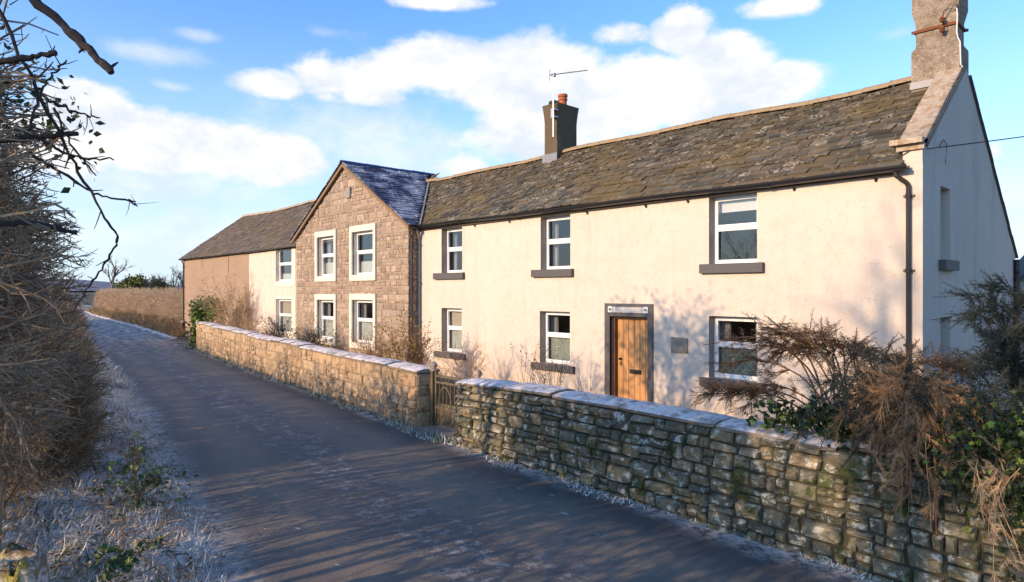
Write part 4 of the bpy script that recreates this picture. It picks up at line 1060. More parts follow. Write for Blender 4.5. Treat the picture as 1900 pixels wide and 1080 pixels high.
# ------------------------------------------------------------------ garden walls, gate
class Path:
    def __init__(self, pts):
        self.p = [np.array(q, float) for q in pts]; self.l = [0]
        for a, b in zip(self.p[:-1], self.p[1:]): self.l.append(self.l[-1] + np.linalg.norm(b - a))
        self.L = self.l[-1]
    def at(self, u):
        for i in range(len(self.p) - 1):
            if u <= self.l[i + 1] or i == len(self.p) - 2:
                a, b = self.p[i], self.p[i + 1]; d = (b - a) / np.linalg.norm(b - a)
                return a + d * (u - self.l[i]), d
def garden_wall(name, label, pts, hf, seed, mats, hs, ws, relief, cope_h=0.075, over=0.045, thick=0.44, end0=True, end1=True, big_top=False):
    r = random.Random(seed); P = Path(pts); L = P.L
    def place(u, v, o, back=False):      # u along, v up (true height), o outwards from the road face
        c, d = P.at(u); n = np.array((d[1], -d[0]))
        if n[1] > 0: n = -n
        q = c + n * o + n * 0.012 * sin(u * 1.7 + v * 3)
        return (q[0], q[1], v)
    root = thing(name, label, 'stone wall', (pts[0][0], pts[0][1], 0))
    mb = MB()
    n = int(L / 0.4) + 1; U = np.linspace(0, L, n)
    for a, b in zip(U[:-1], U[1:]):
        mb.add([place(a, -.15, 0), place(b, -.15, 0), place(b, hf(b) - cope_h, 0), place(a, hf(a) - cope_h, 0),
                place(a, -.15, -thick), place(b, -.15, -thick), place(b, hf(b) - cope_h, -thick), place(a, hf(a) - cope_h, -thick)],
               [(0, 1, 2, 3), (5, 4, 7, 6), (3, 2, 6, 7)], 0)
    for e, on in ((0, end0), (L, end1)):
        mb.add([place(e, -.15, 0), place(e, hf(e) - cope_h, 0), place(e, hf(e) - cope_h, -thick), place(e, -.15, -thick)], [(0, 1, 2, 3)], 0)
    def split(u0, u1, v0, v1):
        w_, h_ = u1 - u0, v1 - v0
        mh, mw = r.uniform(*hs), r.uniform(*ws)
        if h_ > mh * 1.35 and h_ / mh > w_ / mw * .8:
            m = v0 + h_ * r.uniform(.36, .64); split(u0, u1, v0, m); split(u0, u1, m, v1)
        elif w_ > mw * 1.35:
            m = u0 + w_ * r.uniform(.33, .67); split(u0, m, v0, v1); split(m, u1, v0, v1)
        else:
            f = lambda a, b, o: place(a, b * (hf(min(max(a, 0), L)) - cope_h) , o)
            stone_block(mb, f, u0, u1, v0, v1, r, relief, 1, gap=0.005, nseg=13, jit=0.07)
    bands = [-0.08]
    while bands[-1] < 0.93: bands.append(min(1.0, bands[-1] + r.uniform(.2, .42)))
    bands[-1] = 1.0
    for v0, v1 in zip(bands[:-1], bands[1:]):
        u = 0.0
        while u < L - .01:
            ww = r.uniform(.7, 1.6); ww = L - u if L - u - ww < .4 else ww
            if big_top and v0 > .40: split_b = r.random() < .55
            else: split_b = False
            if split_b: stone_block(mb, lambda a, b, o: place(a, b * (hf(min(max(a, 0), L)) - cope_h), o), u, u + ww, v0, v1, r, relief * .8, 1, gap=.008, nseg=16, jit=.04)
            else: split(u, u + ww, v0, v1)
            u += ww
    # end faces get stones of their own
    for e, on, sg in ((0, end0, -1), (L, end1, 1)):
        if not on: continue
        v = 0.0; H_ = hf(e) - cope_h
        while v < H_ - .02:
            hh = min(r.uniform(.14, .34), H_ - v)
            if H_ - v - hh < .08: hh = H_ - v
            c, d = P.at(e)
            g_ = lambda a, b, o: tuple(np.array(place(e, b, -a)) + np.array((d[0], d[1], 0)) * sg * o)
            stone_block(mb, g_, 0.0, thick * r.uniform(.5, 1) if r.random() < .4 else thick, v, v + hh, r, relief * .6, 1, nseg=14, jit=.05); v += hh
    mb.build('wall', mats, root)
    cp_ = MB(); u = -over * (1 if end0 else 0)
    LE = L + over * (1 if end1 else 0)
    while u < LE - .01:
        ww = r.uniform(.7, 1.5); ww = LE - u if LE - u - ww < .4 else ww
        dz = r.uniform(-.026, .026); ns = max(3, int(ww / .12)); rg = []
        t0, t1 = r.uniform(-.012, .012), r.uniform(-.012, .012)
        for k, a in enumerate(np.linspace(u + .011, u + ww - .011, ns)):
            hh = hf(min(max(a, 0), L)) + dz + t0 + (t1 - t0) * k / (ns - 1)
            e_ = 0.022 if k in (0, ns - 1) else 0
            j = lambda s_: r.uniform(-s_, s_)
            prof = [(over - e_ + j(.012), -cope_h + .004), (over + .012 - e_ + j(.012), -cope_h * .45), (over - .03 - e_ + j(.01), -.012 - e_ * .5), (-thick * .3, .022 + j(.008) - e_), (-thick * .7, .022 + j(.008) - e_), (-thick - over + .03, -.012 - e_ * .5), (-thick - over, -cope_h * .5), (-thick - over, -cope_h + .004)]
            rg.append([place(a, hh + z, o) for o, z in prof])
        cp_.loft(rg); u += ww
    cp_.build('coping', FROSTCOPE, root, smooth=False)
    return root
hr = lambda u: 1.12 + 0.10 * min(1, u / 5.5) + 0.02 * sin(u * .9) - 0.0
garden_wall('garden_wall', 'grey mossy rubble garden wall with frosted coping right of the garden gate', [(-8.78, 6.90), (-2.0, 6.52), (3.4, 6.2)], hr, 3, [WALLCORE, RUBBLE], (.08, .21), (.13, .44), 0.065, end1=False)
hl = lambda u: 1.13 + 0.06 * min(1, u / 10) + 0.10 * max(0, (u - 10) / 11) + 0.015 * sin(u * 1.1)
garden_wall('garden_wall', 'long sunlit tan garden wall with frosted top left of the garden gate', [(-10.30, 7.10), (-20.0, 8.13), (-30.75, 9.36)], hl, 9, [WALLCORE2, RUBBLE2], (.12, .32), (.18, .6), 0.038, big_top=True)
GATEW = plain('weathered pale timber', (0.14, 0.11, 0.065), 0.85, var=0.35, scale=14)
GATEM = plain('mossy pale iron', (0.14, 0.12, 0.075), 0.7, var=0.3, scale=20)
gt_ = thing('garden_gate', 'small weathered garden gate with scrolled bars between the two walls', 'gate', (-9.5, 7.42, 0))
k = MB()
for x in (-10.12, -8.98): k.box(x - .022, x + .022, 7.40, 7.445, .08, 1.06 if x > -9.5 else 1.1)
for z in (.12, .42, .90, 1.02): k.box(-10.098, -9.002, 7.405, 7.44, z - .02, z + .02)
k.build('gate_frame', GATEM, gt_)
k = MB()
for i in range(9):
    x = -10.02 + i * .117; k.tube([(x, 7.422, .44), (x, 7.422, .88)] if i % 2 else [(x, 7.422, .14), (x, 7.422, .88)], .011, 6)
for cx in (-9.85, -9.27): k.tube([(cx + .2 * cos(t), 7.422, .44 + .38 * sin(t)) for t in np.linspace(0, pi, 14)], .014, 6)
for cx in (-9.78, -9.34): k.tube([(cx + .06 * cos(t), 7.422, .96 + .04 * sin(t)) for t in np.linspace(0, 2 * pi, 12)], .009, 5)
k.build('bars', GATEM, gt_)
k = MB(); k.box(-10.098, -9.002, 7.424, 7.436, .14, .50); k.build('lower_panel', GATEW, gt_)
def post(x, y, h_, label, kp=.07):
    p = thing('gate_post', label, 'post', (x, y, 0))
    k = MB(); k.box(x - kp, x + kp, y - kp, y + kp, -.1, h_); k.build('shaft', GATEW, p)
    k = MB(); k.loft([[(x + r_ * cos(t), y + r_ * sin(t), h_ + z) for t in np.linspace(0, 2 * pi, 13)[:-1]] for r_, z in ((.075, 0), (.085, .02), (.05, .05), (.08, .09), (.085, .13), (.05, .17), (.015, .185))]); k.build('finial', COPE, p, smooth=True)
post(-10.22, 7.42, 1.10, 'round topped gate post against the tan wall end')
post(-8.88, 7.42, 1.06, 'round topped gate post behind the mossy wall end')
k = MB(); k.box(-10.25, -8.83, 7.0, 7.6, -.05, .055); tag(k.build('gate_step', plain('worn step stone', (.27, .24, .2), .9, var=.3)), 'worn stone step in the gap under the garden gate', 'step')

# ------------------------------------------------------------------ plants
def twig_mat(name, cols, rough=0.85, frost=0.0, tr=0.0):
    def f(t):
        c = t.ramp(t.rnd, [(i / (len(cols) - 1), x) for i, x in enumerate(cols)])
        c = t.mix(t.math('MULTIPLY', t.noise(t.pos, 25, 3), 0.5), c, tuple(x * .55 for x in cols[0]))
        if frost:
            s_ = t.n('ShaderNodeSeparateXYZ'); t.put(s_.inputs[0], t.nor)
            fr = t.math('MULTIPLY', t.step(s_.outputs[2], 0.35, 0.9), t.step(t.noise(t.pos, 9, 4, .7), .48, .6))
            c = t.mix(t.math('MULTIPLY', fr, frost), c, (.75, .77, .8))
        return c
    return material(name, f, rough, 0.2)
def leaf_mat(name, cols, frost=0.0, rough=0.5):
    def f(t):
        c = t.ramp(t.rnd, [(i / (len(cols) - 1), x) for i, x in enumerate(cols)])
        if frost:
            c = t.mix(t.math('MULTIPLY', t.step(t.noise(t.pos, 14, 4, .7), .5, .62), frost), c, (.78, .8, .82))
        return {'Base Color': c, 'Subsurface Weight': 0.0}
    return material(name, f, rough, 0.35)
TW_GREY = twig_mat('grey hedge twigs', [(.09, .066, .048), (.46, .32, .19), (.16, .115, .08), (.62, .45, .27), (.26, .19, .13), (.42, .33, .24)], frost=.25)
TW_DARK = twig_mat('dark twigs', [(.030, .026, .027), (.05, .041, .038), (.075, .06, .05)])
TW_GOLD = twig_mat('golden dead stems', [(.12, .085, .05), (.20, .13, .07), (.42, .26, .09), (.52, .35, .14), (.33, .20, .075), (.48, .33, .17)])
TW_TAN = twig_mat('tan dry stems', [(.48, .32, .18), (.58, .41, .25), (.38, .25, .14), (.62, .46, .30)])
TW_RUST = twig_mat('russet twiglets', [(.42, .23, .10), (.54, .35, .18), (.30, .15, .07), (.56, .38, .22), (.40, .16, .08)])
TW_COT = twig_mat('brown cotoneaster twigs', [(.10, .062, .038), (.17, .105, .06), (.065, .045, .032), (.24, .145, .07)])
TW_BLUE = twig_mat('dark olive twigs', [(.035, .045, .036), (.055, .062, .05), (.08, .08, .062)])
TW_RED = twig_mat('red brown garden twigs', [(.24, .11, .05), (.33, .17, .08), (.19, .09, .045), (.40, .24, .11)])
LF_IVY = leaf_mat('ivy leaves', [(.016, .034, .012), (.03, .055, .018), (.022, .042, .016), (.055, .08, .022), (.012, .026, .010)], rough=.38)
LF_IVYB = leaf_mat('bright ivy leaves', [(.08, .17, .025), (.13, .23, .035), (.19, .26, .05), (.05, .10, .025)], rough=.42)
LF_BRAM = leaf_mat('frosted bramble leaves', [(.05, .10, .03), (.08, .14, .04), (.15, .19, .05), (.05, .09, .035)], frost=.4)
LF_OLIVE = leaf_mat('olive gold leaves', [(.22, .17, .04), (.30, .22, .06), (.16, .13, .04), (.36, .24, .07)])
LF_BUSH = leaf_mat('green gold bush leaves', [(.12, .14, .03), (.18, .19, .045), (.08, .10, .025), (.24, .21, .06)])
LF_DEAD = leaf_mat('dead leaves', [(.30, .17, .07), (.22, .12, .06), (.40, .26, .13), (.16, .09, .05)], frost=.5)
LF_DARK = leaf_mat('dark evergreen leaves', [(.02, .035, .02), (.035, .05, .03), (.028, .04, .03)])
GRASSB = leaf_mat('frosted grass blades', [(.88, .86, .82), (.84, .82, .78), (.76, .72, .66), (.60, .51, .36), (.89, .87, .83), (.86, .84, .80), (.22, .23, .08), (.88, .86, .82), (.50, .39, .23), (.89, .87, .83)], rough=.8)
GRASSG = leaf_mat('green frosted tufts', [(.06, .11, .03), (.10, .15, .05), (.45, .52, .45), (.70, .73, .75), (.14, .14, .06), (.05, .09, .03), (.66, .7, .72)], rough=.8)
GRASST = leaf_mat('dead verge grass', [(.38, .24, .10), (.48, .33, .16), (.28, .17, .08), (.55, .42, .25)], rough=.85)

def unit(v):
    v = np.asarray(v, float); return v / (np.linalg.norm(v) + 1e-12)
def spray(seed, n_side=6, r0=0.014, wig=0.08, spread=0.7, side_len=(.25, .5), seg=5, sub=True):
    """template: a stem along +x of length 1 with side twigs"""
    r = np.random.RandomState(seed); mb = MB()
    P = np.zeros((seg + 1, 3)); d = np.array((1., 0, 0))
    for i in range(seg):
        d = unit(d + r.normal(0, wig, 3)); P[i + 1] = P[i] + d / seg
    mb.tube(P, np.linspace(r0, r0 * .35, seg + 1), 4, cap=False)
    for k in range(n_side):
        t = r.uniform(.15, .97); i = min(int(t * seg), seg - 1); b = P[i] + (P[i + 1] - P[i]) * (t * seg - i)
        dd = unit(np.array((1, 0, 0)) * r.uniform(.5, 1.2) + unit(np.append(0, r.normal(0, 1, 2))) * spread)
        L = r.uniform(*side_len) * (1.1 - t * .5); m = b + dd * L * .5 + r.normal(0, .02, 3); e = m + unit(dd + r.normal(0, .3, 3)) * L * .5
        mb.tube([b, m, e], [r0 * .5, r0 * .38, r0 * .22], 3, cap=False)
        if sub:
            for q in range(2):
                f = unit(dd + r.normal(0, .7, 3)); s_ = b + (e - b) * r.uniform(.3, .8)
                mb.tube([s_, s_ + f * L * .35], [r0 * .32, r0 * .18], 3, cap=False)
    return np.concatenate(mb.V), np.concatenate([q[0] for q in mb.Q])
def frames(D, roll, S):
    """matrices taking +x to the directions D, rolled about them and scaled"""
    D = D / (np.linalg.norm(D, axis=1)[:, None] + 1e-9); ref = np.where(np.abs(D[:, 2:3]) < .9, np.array([[0, 0, 1.]]), np.array([[1., 0, 0]]))
    A = np.cross(D, ref); A /= np.linalg.norm(A, axis=1)[:, None]; B = np.cross(D, A)
    c, s = np.cos(roll)[:, None], np.sin(roll)[:, None]
    A2, B2 = A * c + B * s, B * c - A * s
    M = np.stack([D, A2, B2], -1)
    S = np.asarray(S, float)
    return M * (S[:, None, None] if S.ndim == 1 else S[:, None, :])
def put_sprays(mb, temps, pos, D, S, rs, mi=0):
    k = rs.randint(0, len(temps), len(pos))
    M = frames(D, rs.uniform(0, 6.28, len(pos)), S)
    for i, (V, F) in enumerate(temps):
        m = k == i
        if m.any(): mb.inst(V, F, M[m], pos[m], mi)
HED = [spray(100 + i, 7, .018, .16, .75, (.25, .55)) for i in range(7)]
HEDF = [spray(150 + i, 9, .017, .20, .9, (.2, .45)) for i in range(6)]
HEDC = [spray(180 + i, 7, .030, .12, .9, (.25, .5), seg=3, sub=False) for i in range(5)]
STICK = [spray(200 + i, 4, .019, .13, .7, (.15, .4)) for i in range(6)]
FINE = [spray(300 + i, 9, .012, .12, 1.0, (.15, .32), sub=True) for i in range(6)]
LEAF = (np.array([(0, 0, 0), (.45, .32, .08), (1, 0, 0), (.45, -.32, .08)]), np.array([(0, 1, 2), (0, 2, 3)]))
IVYL = (np.array([(0, 0, 0), (-.1, .42, .03), (.28, .34, .05), (.55, .5, .02), (.6, .2, .06), (1, 0, 0), (.6, -.2, .06), (.55, -.5, .02), (.28, -.34, .05), (-.1, -.42, .03)]),
        np.array([(0, 2, 1), (0, 4, 3), (0, 3, 2), (0, 5, 4), (0, 6, 5), (0, 7, 6), (0, 8, 7), (0, 9, 8)]))
BLADE = (np.array([(0, -.5, 0), (0, .5, 0), (.5, .4, .10), (.5, -.4, .10), (1, 0, .05), (1, .02, .05)]), np.array([(0, 1, 2, 3), (3, 2, 5, 4)]))
def scatter_leaves(mb, temp, pos, size, rs, mi=0, up=None, flat=.6, mean=None):
    n = len(pos)
    D = rs.normal(0, 1, (n, 3)); D[:, 2] *= flat
    if mean is not None: D += np.asarray(mean)
    mb.inst(temp[0], temp[1], frames(D, rs.uniform(-.8, .8, n) if up else rs.uniform(0, 6.28, n), size), pos, mi)

def grow(mb, r, p, d, L, rad, lev, o):
    """a bending branch and its children; o: options; collects tips"""
    seg = o.get('seg', 6); P = [np.array(p, float)]; d = unit(d); Ds = [d]
    for i in range(seg):
        d = unit(d + r.normal(0, o.get('wig', .15), 3) + np.array((0, 0, o.get('up', 0.0) * (1 if lev == o['lev'] else .6))) + np.array(o.get('pull', (0, 0, 0))) * .1)
        P.append(P[-1] + d * L / seg); Ds.append(d)
    mb.tube(P, np.linspace(rad, rad * (.55 if lev else .3), seg + 1), 6 if rad > .03 else (4 if lev else 3), 0, cap=False)
    o['pts'].append((P, Ds, lev))
    if lev == 0: return
    nk = o['kids'][lev - 1]
    for k in range(nk):
        t = (k + r.uniform(.2, .9)) / nk; t = o.get('t0', .25) + (1 - o.get('t0', .25)) * t
        i = min(int(t * seg), seg - 1); b = P[i] + (P[i + 1] - P[i]) * (t * seg - i)
        q = unit(np.cross(Ds[i], r.normal(0, 1, 3))); a = r.uniform(*o.get('ang', (.4, .95)))
        if o.get('flat'): q = unit(q * np.array((1, 1, o['flat'])))
        grow(mb, r, b, Ds[i] * cos(a) + q * sin(a), L * r.uniform(*o.get('ratio', (.45, .7))) * (1.1 - .5 * t), rad * .55 * (1.1 - .4 * t), lev - 1, o)

# ---- tall cut hedge close by on the left, its trimmed sticks reaching towards the road
rsH = np.random.RandomState(42)
def hedge_pts(n, x0, x1, depth, zf0, zf1, rs, k=.16):
    X = rs.uniform(x0, x1, n); z0, z1 = zf0(X), zf1(X); Z = z0 + (z1 - z0) * rs.uniform(0, 1, n) ** 0.9
    face = k * np.abs(X) * np.where(Z > 3.15, np.clip(1 - (Z - 3.15) * .42, .55, 1), 1) * np.where(Z < 1.6, .97, 1)
    Y = face - depth * rs.uniform(0, 1, n) ** 1.4
    return np.stack([X, Y, Z], 1)
tall = thing('tall_hedge', 'tall rough cut bare hedge closest to the viewer beside the frosty verge', 'hedge', (-6.0, .4, .2))
mb = MB()
top_tall = lambda X: np.interp(X, [-9.2, -8.6, -7, -5, -3.5, -2.2], [2.2, 3.15, 3.35, 3.5, 3.75, 3.8])
bot_tall = lambda X: np.interp(X, [-9, -7.6, -6.6, -5.6, -5, -4, -2.2], [.4, .85, 1.15, 1.7, 2.0, 2.25, 2.35])
def cut_hedge(n, x0, x1, depth, lo, hi, back, temps, bias, sig, s0, s1, k=.16):
    p = hedge_pts(n, x0, x1, depth, lo, hi, rsH, k); p[:, 1] -= back
    gap = (np.abs(p[:, 0] + 3.8) < .6) & (p[:, 2] > 2.35) & (p[:, 2] < 3.4) & (p[:, 1] < .25)
    p = p[~gap]; n = len(p)       # a thin place in the hedge that lets the sun through
    D = rsH.normal(0, sig, p.shape) + np.array(bias)
    put_sprays(mb, temps, p, D, rsH.uniform(s0, s1, n), rsH)
cut_hedge(850, -8.4, -3.3, .65, bot_tall, top_tall, .42, HED, (-.05, .8, .15), .75, .28, .55)
cut_hedge(750, -8.4, -3.4, .65, bot_tall, top_tall, .36, HEDF, (0, .4, .25), 1.0, .2, .42)
cut_hedge(560, -8.0, -2.9, .8, lambda X: bot_tall(X) + .1, lambda X: top_tall(X) - .1, .42, STICK, (.1, 1, .05), .3, .3, .6, .15)
cut_hedge(1500, -8.0, -2.6, .7, lambda X: X * 0 + 1.2, lambda X: top_tall(X) - .15, 1.15, HEDC, (0, .2, .4), 1.0, .3, .5)   # dense unseen layer added to shade the garden wall
p_ = hedge_pts(20, -8.4, -6.5, .9, lambda X: X * 0 + .1, lambda X: X * 0 + .5, rsH); p_[:, 1] -= .5
D = rsH.normal(0, .14, p_.shape) + np.array((0, 0, 1)); put_sprays(mb, [spray(230 + i, 8, .008, .06, .6, (.15, .3)) for i in range(4)], p_, D, rsH.uniform(1.6, 2.4, len(p_)), rsH)
mb.build('twigs', TW_GREY, tall)
mb = MB()   # golden dead growth caught by the sun low in the hedge
cut_hedge(600, -10.4, -8.1, .9, lambda X: X * 0 + .25, lambda X: X * 0 + 1.7, .5, HEDF, (0, .5, .4), .8, .2, .42)
mb.build('dead_stems', TW_GOLD, tall)
mb = MB()
p_ = hedge_pts(900, -8.6, -5.0, .9, bot_tall, lambda X: X * 0 + 2.6, rsH); p_[:, 1] -= .25
scatter_leaves(mb, LEAF, p_, rsH.uniform(.03, .06, len(p_)), rsH)
mb.build('dead_leaves', LF_DEAD, tall)
def nb(path, r0, r1, sides=7, kn=0, n=14):
    q = np.array(path, float)
    tt = np.linspace(0, 1, n); e = np.concatenate([[2 * q[0] - q[1]], q, [2 * q[-1] - q[-2]]]); Q = []
    for t in tt * (len(q) - 1):     # Catmull-Rom through the points
        i = min(int(t), len(q) - 2); f = t - i; a, b, c, d = e[i:i + 4]
        Q.append(.5 * (2 * b + (c - a) * f + (2 * a - 5 * b + 4 * c - d) * f * f + (3 * b - 3 * c + d - a) * f ** 3))
    Q = np.array(Q)
    rad = np.linspace(r0, r1, n) * (1 + .16 * np.sin(tt * 23 + kn))
    return Q, rad, sides
mb = MB()   # thick cut branches nearest to the viewer, coloured dark for a backlit look
CUT = [([(-2.75, .06, 3.85), (-2.50, .26, 3.58), (-2.38, .39, 3.42), (-2.31, .455, 3.325)], .018, .011),
                   ([(-3.3, -.1, 3.95), (-3.0, .16, 3.80), (-2.86, .26, 3.78)], .016, .009), ([(-3.2, .0, 3.5), (-2.95, .22, 3.47), (-2.80, .38, 3.50)], .017, .009),
                   ([(-3.6, .1, 3.26), (-3.4, .38, 3.3), (-3.28, .52, 3.32)], .016, .009),
                   ([(-3.1, .08, 2.86), (-2.96, .3, 2.90), (-2.9, .46, 2.87)], .014, .008)]
for path, a, b in CUT:
    mb = MB(); Q, rad, sd_ = nb(path, a, b, kn=a * 1000, n=26)
    Q[1:-1] += rsH.normal(0, a * .16, (24, 3)); rad = rad * (1 + rsH.normal(0, .07, 26)); mb.tube(Q, rad, 9)
    for q in range(5):       # spurs and broken side twigs
        i = rsH.randint(4, 25); d_ = unit(unit(Q[i] - Q[i - 1]) * .7 + rsH.normal(0, .6, 3)); L = rsH.uniform(.01, .05)
        mb.tube([Q[i], Q[i] + d_ * L * .5, Q[i] + d_ * L + rsH.normal(0, .006, 3)], [rad[i] * .45, rad[i] * .35, rad[i] * .15], 5)
    mb.build('cut_branch', TW_DARK, tall)
mb = MB()   # long whippy stems standing out against the sky
W = [([(-3.0, .2, 3.75), (-2.95, .30, 3.50), (-3.0, .42, 3.25), (-3.05, .50, 3.10), (-3.0, .57, 2.95), (-2.98, .61, 2.87)], .0075, .004),
     ([(-2.98, .61, 2.87), (-3.0, .58, 2.78), (-3.1, .54, 2.68), (-3.2, .50, 2.58)], .005, .003),
     ([(-3.3, .36, 3.22), (-3.25, .50, 3.12), (-3.2, .58, 3.06), (-3.1, .70, 3.03)], .007, .0035), ([(-3.12, .68, 3.035), (-3.08, .70, 3.01)], .004, .002),
     ([(-3.3, .34, 3.30), (-3.2, .50, 3.21), (-3.1, .62, 3.195)], .007, .003), ([(-3.2, .36, 3.45), (-3.12, .46, 3.38), (-3.05, .56, 3.35)], .0075, .003),
     ([(-3.0, .40, 3.35), (-2.98, .45, 3.22), (-2.95, .53, 3.10)], .005, .003),
     ([(-2.9, .3, 3.2), (-2.85, .36, 3.4), (-2.86, .42, 3.5)], .006, .003)]
for path, a, b in W:
    mb = MB(); Q, rad, sd_ = nb(path, a, b, 5, n=22); Q[1:-1] += rsH.normal(0, .0035, (20, 3)); mb.tube(Q, rad, sd_)
    for q in range(4):
        i = rsH.randint(3, 20); d_ = unit(unit(Q[i] - Q[i - 1]) * .8 + rsH.normal(0, .5, 3)); L = rsH.uniform(.02, .10)
        mb.tube([Q[i], Q[i] + d_ * L * .5, Q[i] + d_ * L + rsH.normal(0, .006, 3)], [rad[i] * .6, rad[i] * .45, rad[i] * .25], 4)
    mb.build('long_stem', TW_DARK, tall)

# ---- the lower hedge carrying on down the lane
lowh = thing('low_hedge', 'lower frosty hedge running on down the left of the lane', 'hedge', (-20, 2.8, .2))
mb = MB()
def low_pts(n, x0, x1, rs, z1f):
    u = rs.uniform(0, 1, n); X = x0 + (x1 - x0) * u ** 1.7
    zt = z1f(X); Z = .1 + (zt - .1) * rs.uniform(0, 1, n)
    Y = np.array([edge_l(x) for x in X]) - 1.15 - .25 * (Z > 1.5) - 1.0 * rs.uniform(0, 1, n) ** 1.5
    return np.stack([X, Y, Z], 1)
zlow = lambda X: np.interp(X, [-90, -45, -27, -21, -16, -10.8, -10.2], [1.9, 1.9, 1.45, 1.7, 2.05, 2.2, 1.6]) + .16 + .12 * np.sin(X * 1.9)
p_ = low_pts(7000, -10.2, -70, rsH, lambda X: zlow(X) - .2); p_[:, 1] -= .15
put_sprays(mb, HEDC, p_, rsH.normal(0, .9, p_.shape) + np.array((0, .3, .4)), rsH.uniform(.3, .5, len(p_)), rsH)
p_ = low_pts(6000, -10.2, -70, rsH, zlow)
D = rsH.normal(0, .6, p_.shape) + np.array((0, .5, .5)); sc = rsH.uniform(.3, .6, len(p_)) * np.clip(np.abs(p_[:, 0]) / 22, 1, 2.2)
put_sprays(mb, HED, p_, D, sc, rsH)
mb.build('twigs', TW_GREY, lowh)
mb = MB(); p_ = low_pts(1100, -10.2, -60, rsH, lambda X: zlow(X) * .55); p_[:, 1] += .1
D = rsH.normal(0, .6, p_.shape) + np.array((0, .5, .5)); put_sprays(mb, HEDF, p_, D, rsH.uniform(.3, .6, len(p_)) * np.clip(np.abs(p_[:, 0]) / 20, 1, 2), rsH)
mb.build('dead_stems', TW_GOLD, lowh)

# ---- frosted grass and litter on the near verge
rsG = np.random.RandomState(77)
def verge_z(X, Y):
    e = np.array([edge_l(x) for x in X]); T = (Y - (e - 2.6)) / 2.72
    return zl(X, Y, np.clip(T, 0, 1))
def verge_pts(n, x0, x1, a, b, rs, pw=1.0):
    u = rs.uniform(0, 1, n); X = x0 + (x1 - x0) * u ** pw
    e = np.array([edge_l(x) for x in X]); Y = e + a + (b - a) * rs.uniform(0, 1, n)
    return np.stack([X, Y, verge_z(X, Y) + .01], 1)
mb = MB()
p_ = verge_pts(42000, -4.5, -22, -2.3, .10 , rsG, 1.5)
n = len(p_); clump = np.sin(p_[:, 0] * 5.1 + 2 * np.sin(p_[:, 1] * 4.3)) + np.sin(p_[:, 1] * 6.7 + p_[:, 0] * 2.1)
p_ = p_[clump > -1.2]; n = len(p_)
D = rsG.normal(0, 1, (n, 3)); D[:, 2] = np.abs(D[:, 2]) * .38 + .12; D[:, 1] += .35
L = rsG.uniform(.08, .24, n); S = np.stack([L, rsG.uniform(.006, .013, n), L * 2.2], 1)
mb.inst(BLADE[0], BLADE[1], frames(D, rsG.uniform(-.5, .5, n), S), p_)
# straggling stems reaching over the tarmac
p_ = verge_pts(2600, -4.8, -24, -.12, .16, rsG, 1.4); n = len(p_)
D = rsG.normal(0, .6, (n, 3)); D[:, 2] = np.abs(D[:, 2]) * .15 + .03; D[:, 1] += .8; D[:, 0] += .3
L = rsG.uniform(.08, .26, n); S = np.stack([L, rsG.uniform(.006, .012, n), L], 1)
mb.inst(BLADE[0], BLADE[1], frames(D, rsG.uniform(-.5, .5, n), S), p_)
p_ = verge_pts(9000, -20, -70, -1.2, .1, rsG, 1.6); n = len(p_)
D = rsG.normal(0, 1, (n, 3)); D[:, 2] = np.abs(D[:, 2]) * .5 + .2
L = rsG.uniform(.12, .32, n); mb.inst(BLADE[0], BLADE[1], frames(D, rsG.uniform(-.5, .5, n), np.stack([L, L * .12, L], 1)), p_)
tag(mb.build('frosted_grass', GRASSB), kind='stuff')
mb = MB()
p_ = verge_pts(1100, -4.5, -16, -2.2, -.05, rsG, 1.4); n = len(p_); p_[:, 2] += .02
scatter_leaves(mb, LEAF, p_, rsG.uniform(.03, .075, n), rsG, flat=.25)
tag(mb.build('leaf_litter', LF_DEAD), kind='stuff')
mb = MB()      # green tufts showing through the frost
p_ = verge_pts(9000, -4.5, -18, -1.9, .0, rsG, 1.4); c_ = np.sin(p_[:, 0] * 3.3 + 1.7 * np.sin(p_[:, 1] * 5)) + np.sin(p_[:, 1] * 4.1 - p_[:, 0] * 1.3); p_ = p_[c_ > .55]; n = len(p_)
D = rsG.normal(0, 1, (n, 3)); D[:, 2] = np.abs(D[:, 2]) * .7 + .3
L = rsG.uniform(.06, .2, n); mb.inst(BLADE[0], BLADE[1], frames(D, rsG.uniform(-.5, .5, n), np.stack([L, rsG.uniform(.008, .018, n), L], 1)), p_)
tag(mb.build('green_grass', GRASSG), kind='stuff')
mb = MB()
p_ = verge_pts(700, -4.8, -14, -2.2, -.05, rsG, 1.2); n = len(p_); D = rsG.normal(0, 1, (n, 3)); D[:, 2] *= .25; p_[:, 2] += .03
put_sprays(mb, STICK, p_, D, rsG.uniform(.15, .5, n), rsG)
tag(mb.build('twig_litter', TW_GREY), kind='stuff')
# bramble patches with green leaves
def bramble(x, y, z, R_, n, label, mat, seed, h_=.35, grp=None):
    rs = np.random.RandomState(seed); b = thing('bramble', label, 'bramble', (x, y, z), grp)
    m = MB(); k = max(6, n // 28); tips = []
    for i in range(k):
        a = rs.uniform(0, 6.28); q = np.array((cos(a), sin(a), 0)); L = R_ * rs.uniform(.5, 1.15)
        P = np.array([(x, y, z)]) + np.array([q * L * t + np.array((0, 0, h_ * rs.uniform(.7, 1.2) * 4 * t * (1 - t * .85) * .6)) for t in np.linspace(0, 1, 7)])
        m.tube(P, np.linspace(.006, .002, 7), 4, cap=False); tips.append(P[2:])
    m.build('stem', TW_RED, b)
    T = np.concatenate(tips); p = T[rs.randint(0, len(T), n)] + rs.normal(0, R_ * .10, (n, 3)) * np.array((1, 1, .6))
    p[:, 2] = np.maximum(p[:, 2], z + .01)
    m = MB(); scatter_leaves(m, IVYL, p, rs.uniform(.035, .075, n), rs, flat=.5); m.build('leaves', mat, b)
    return b
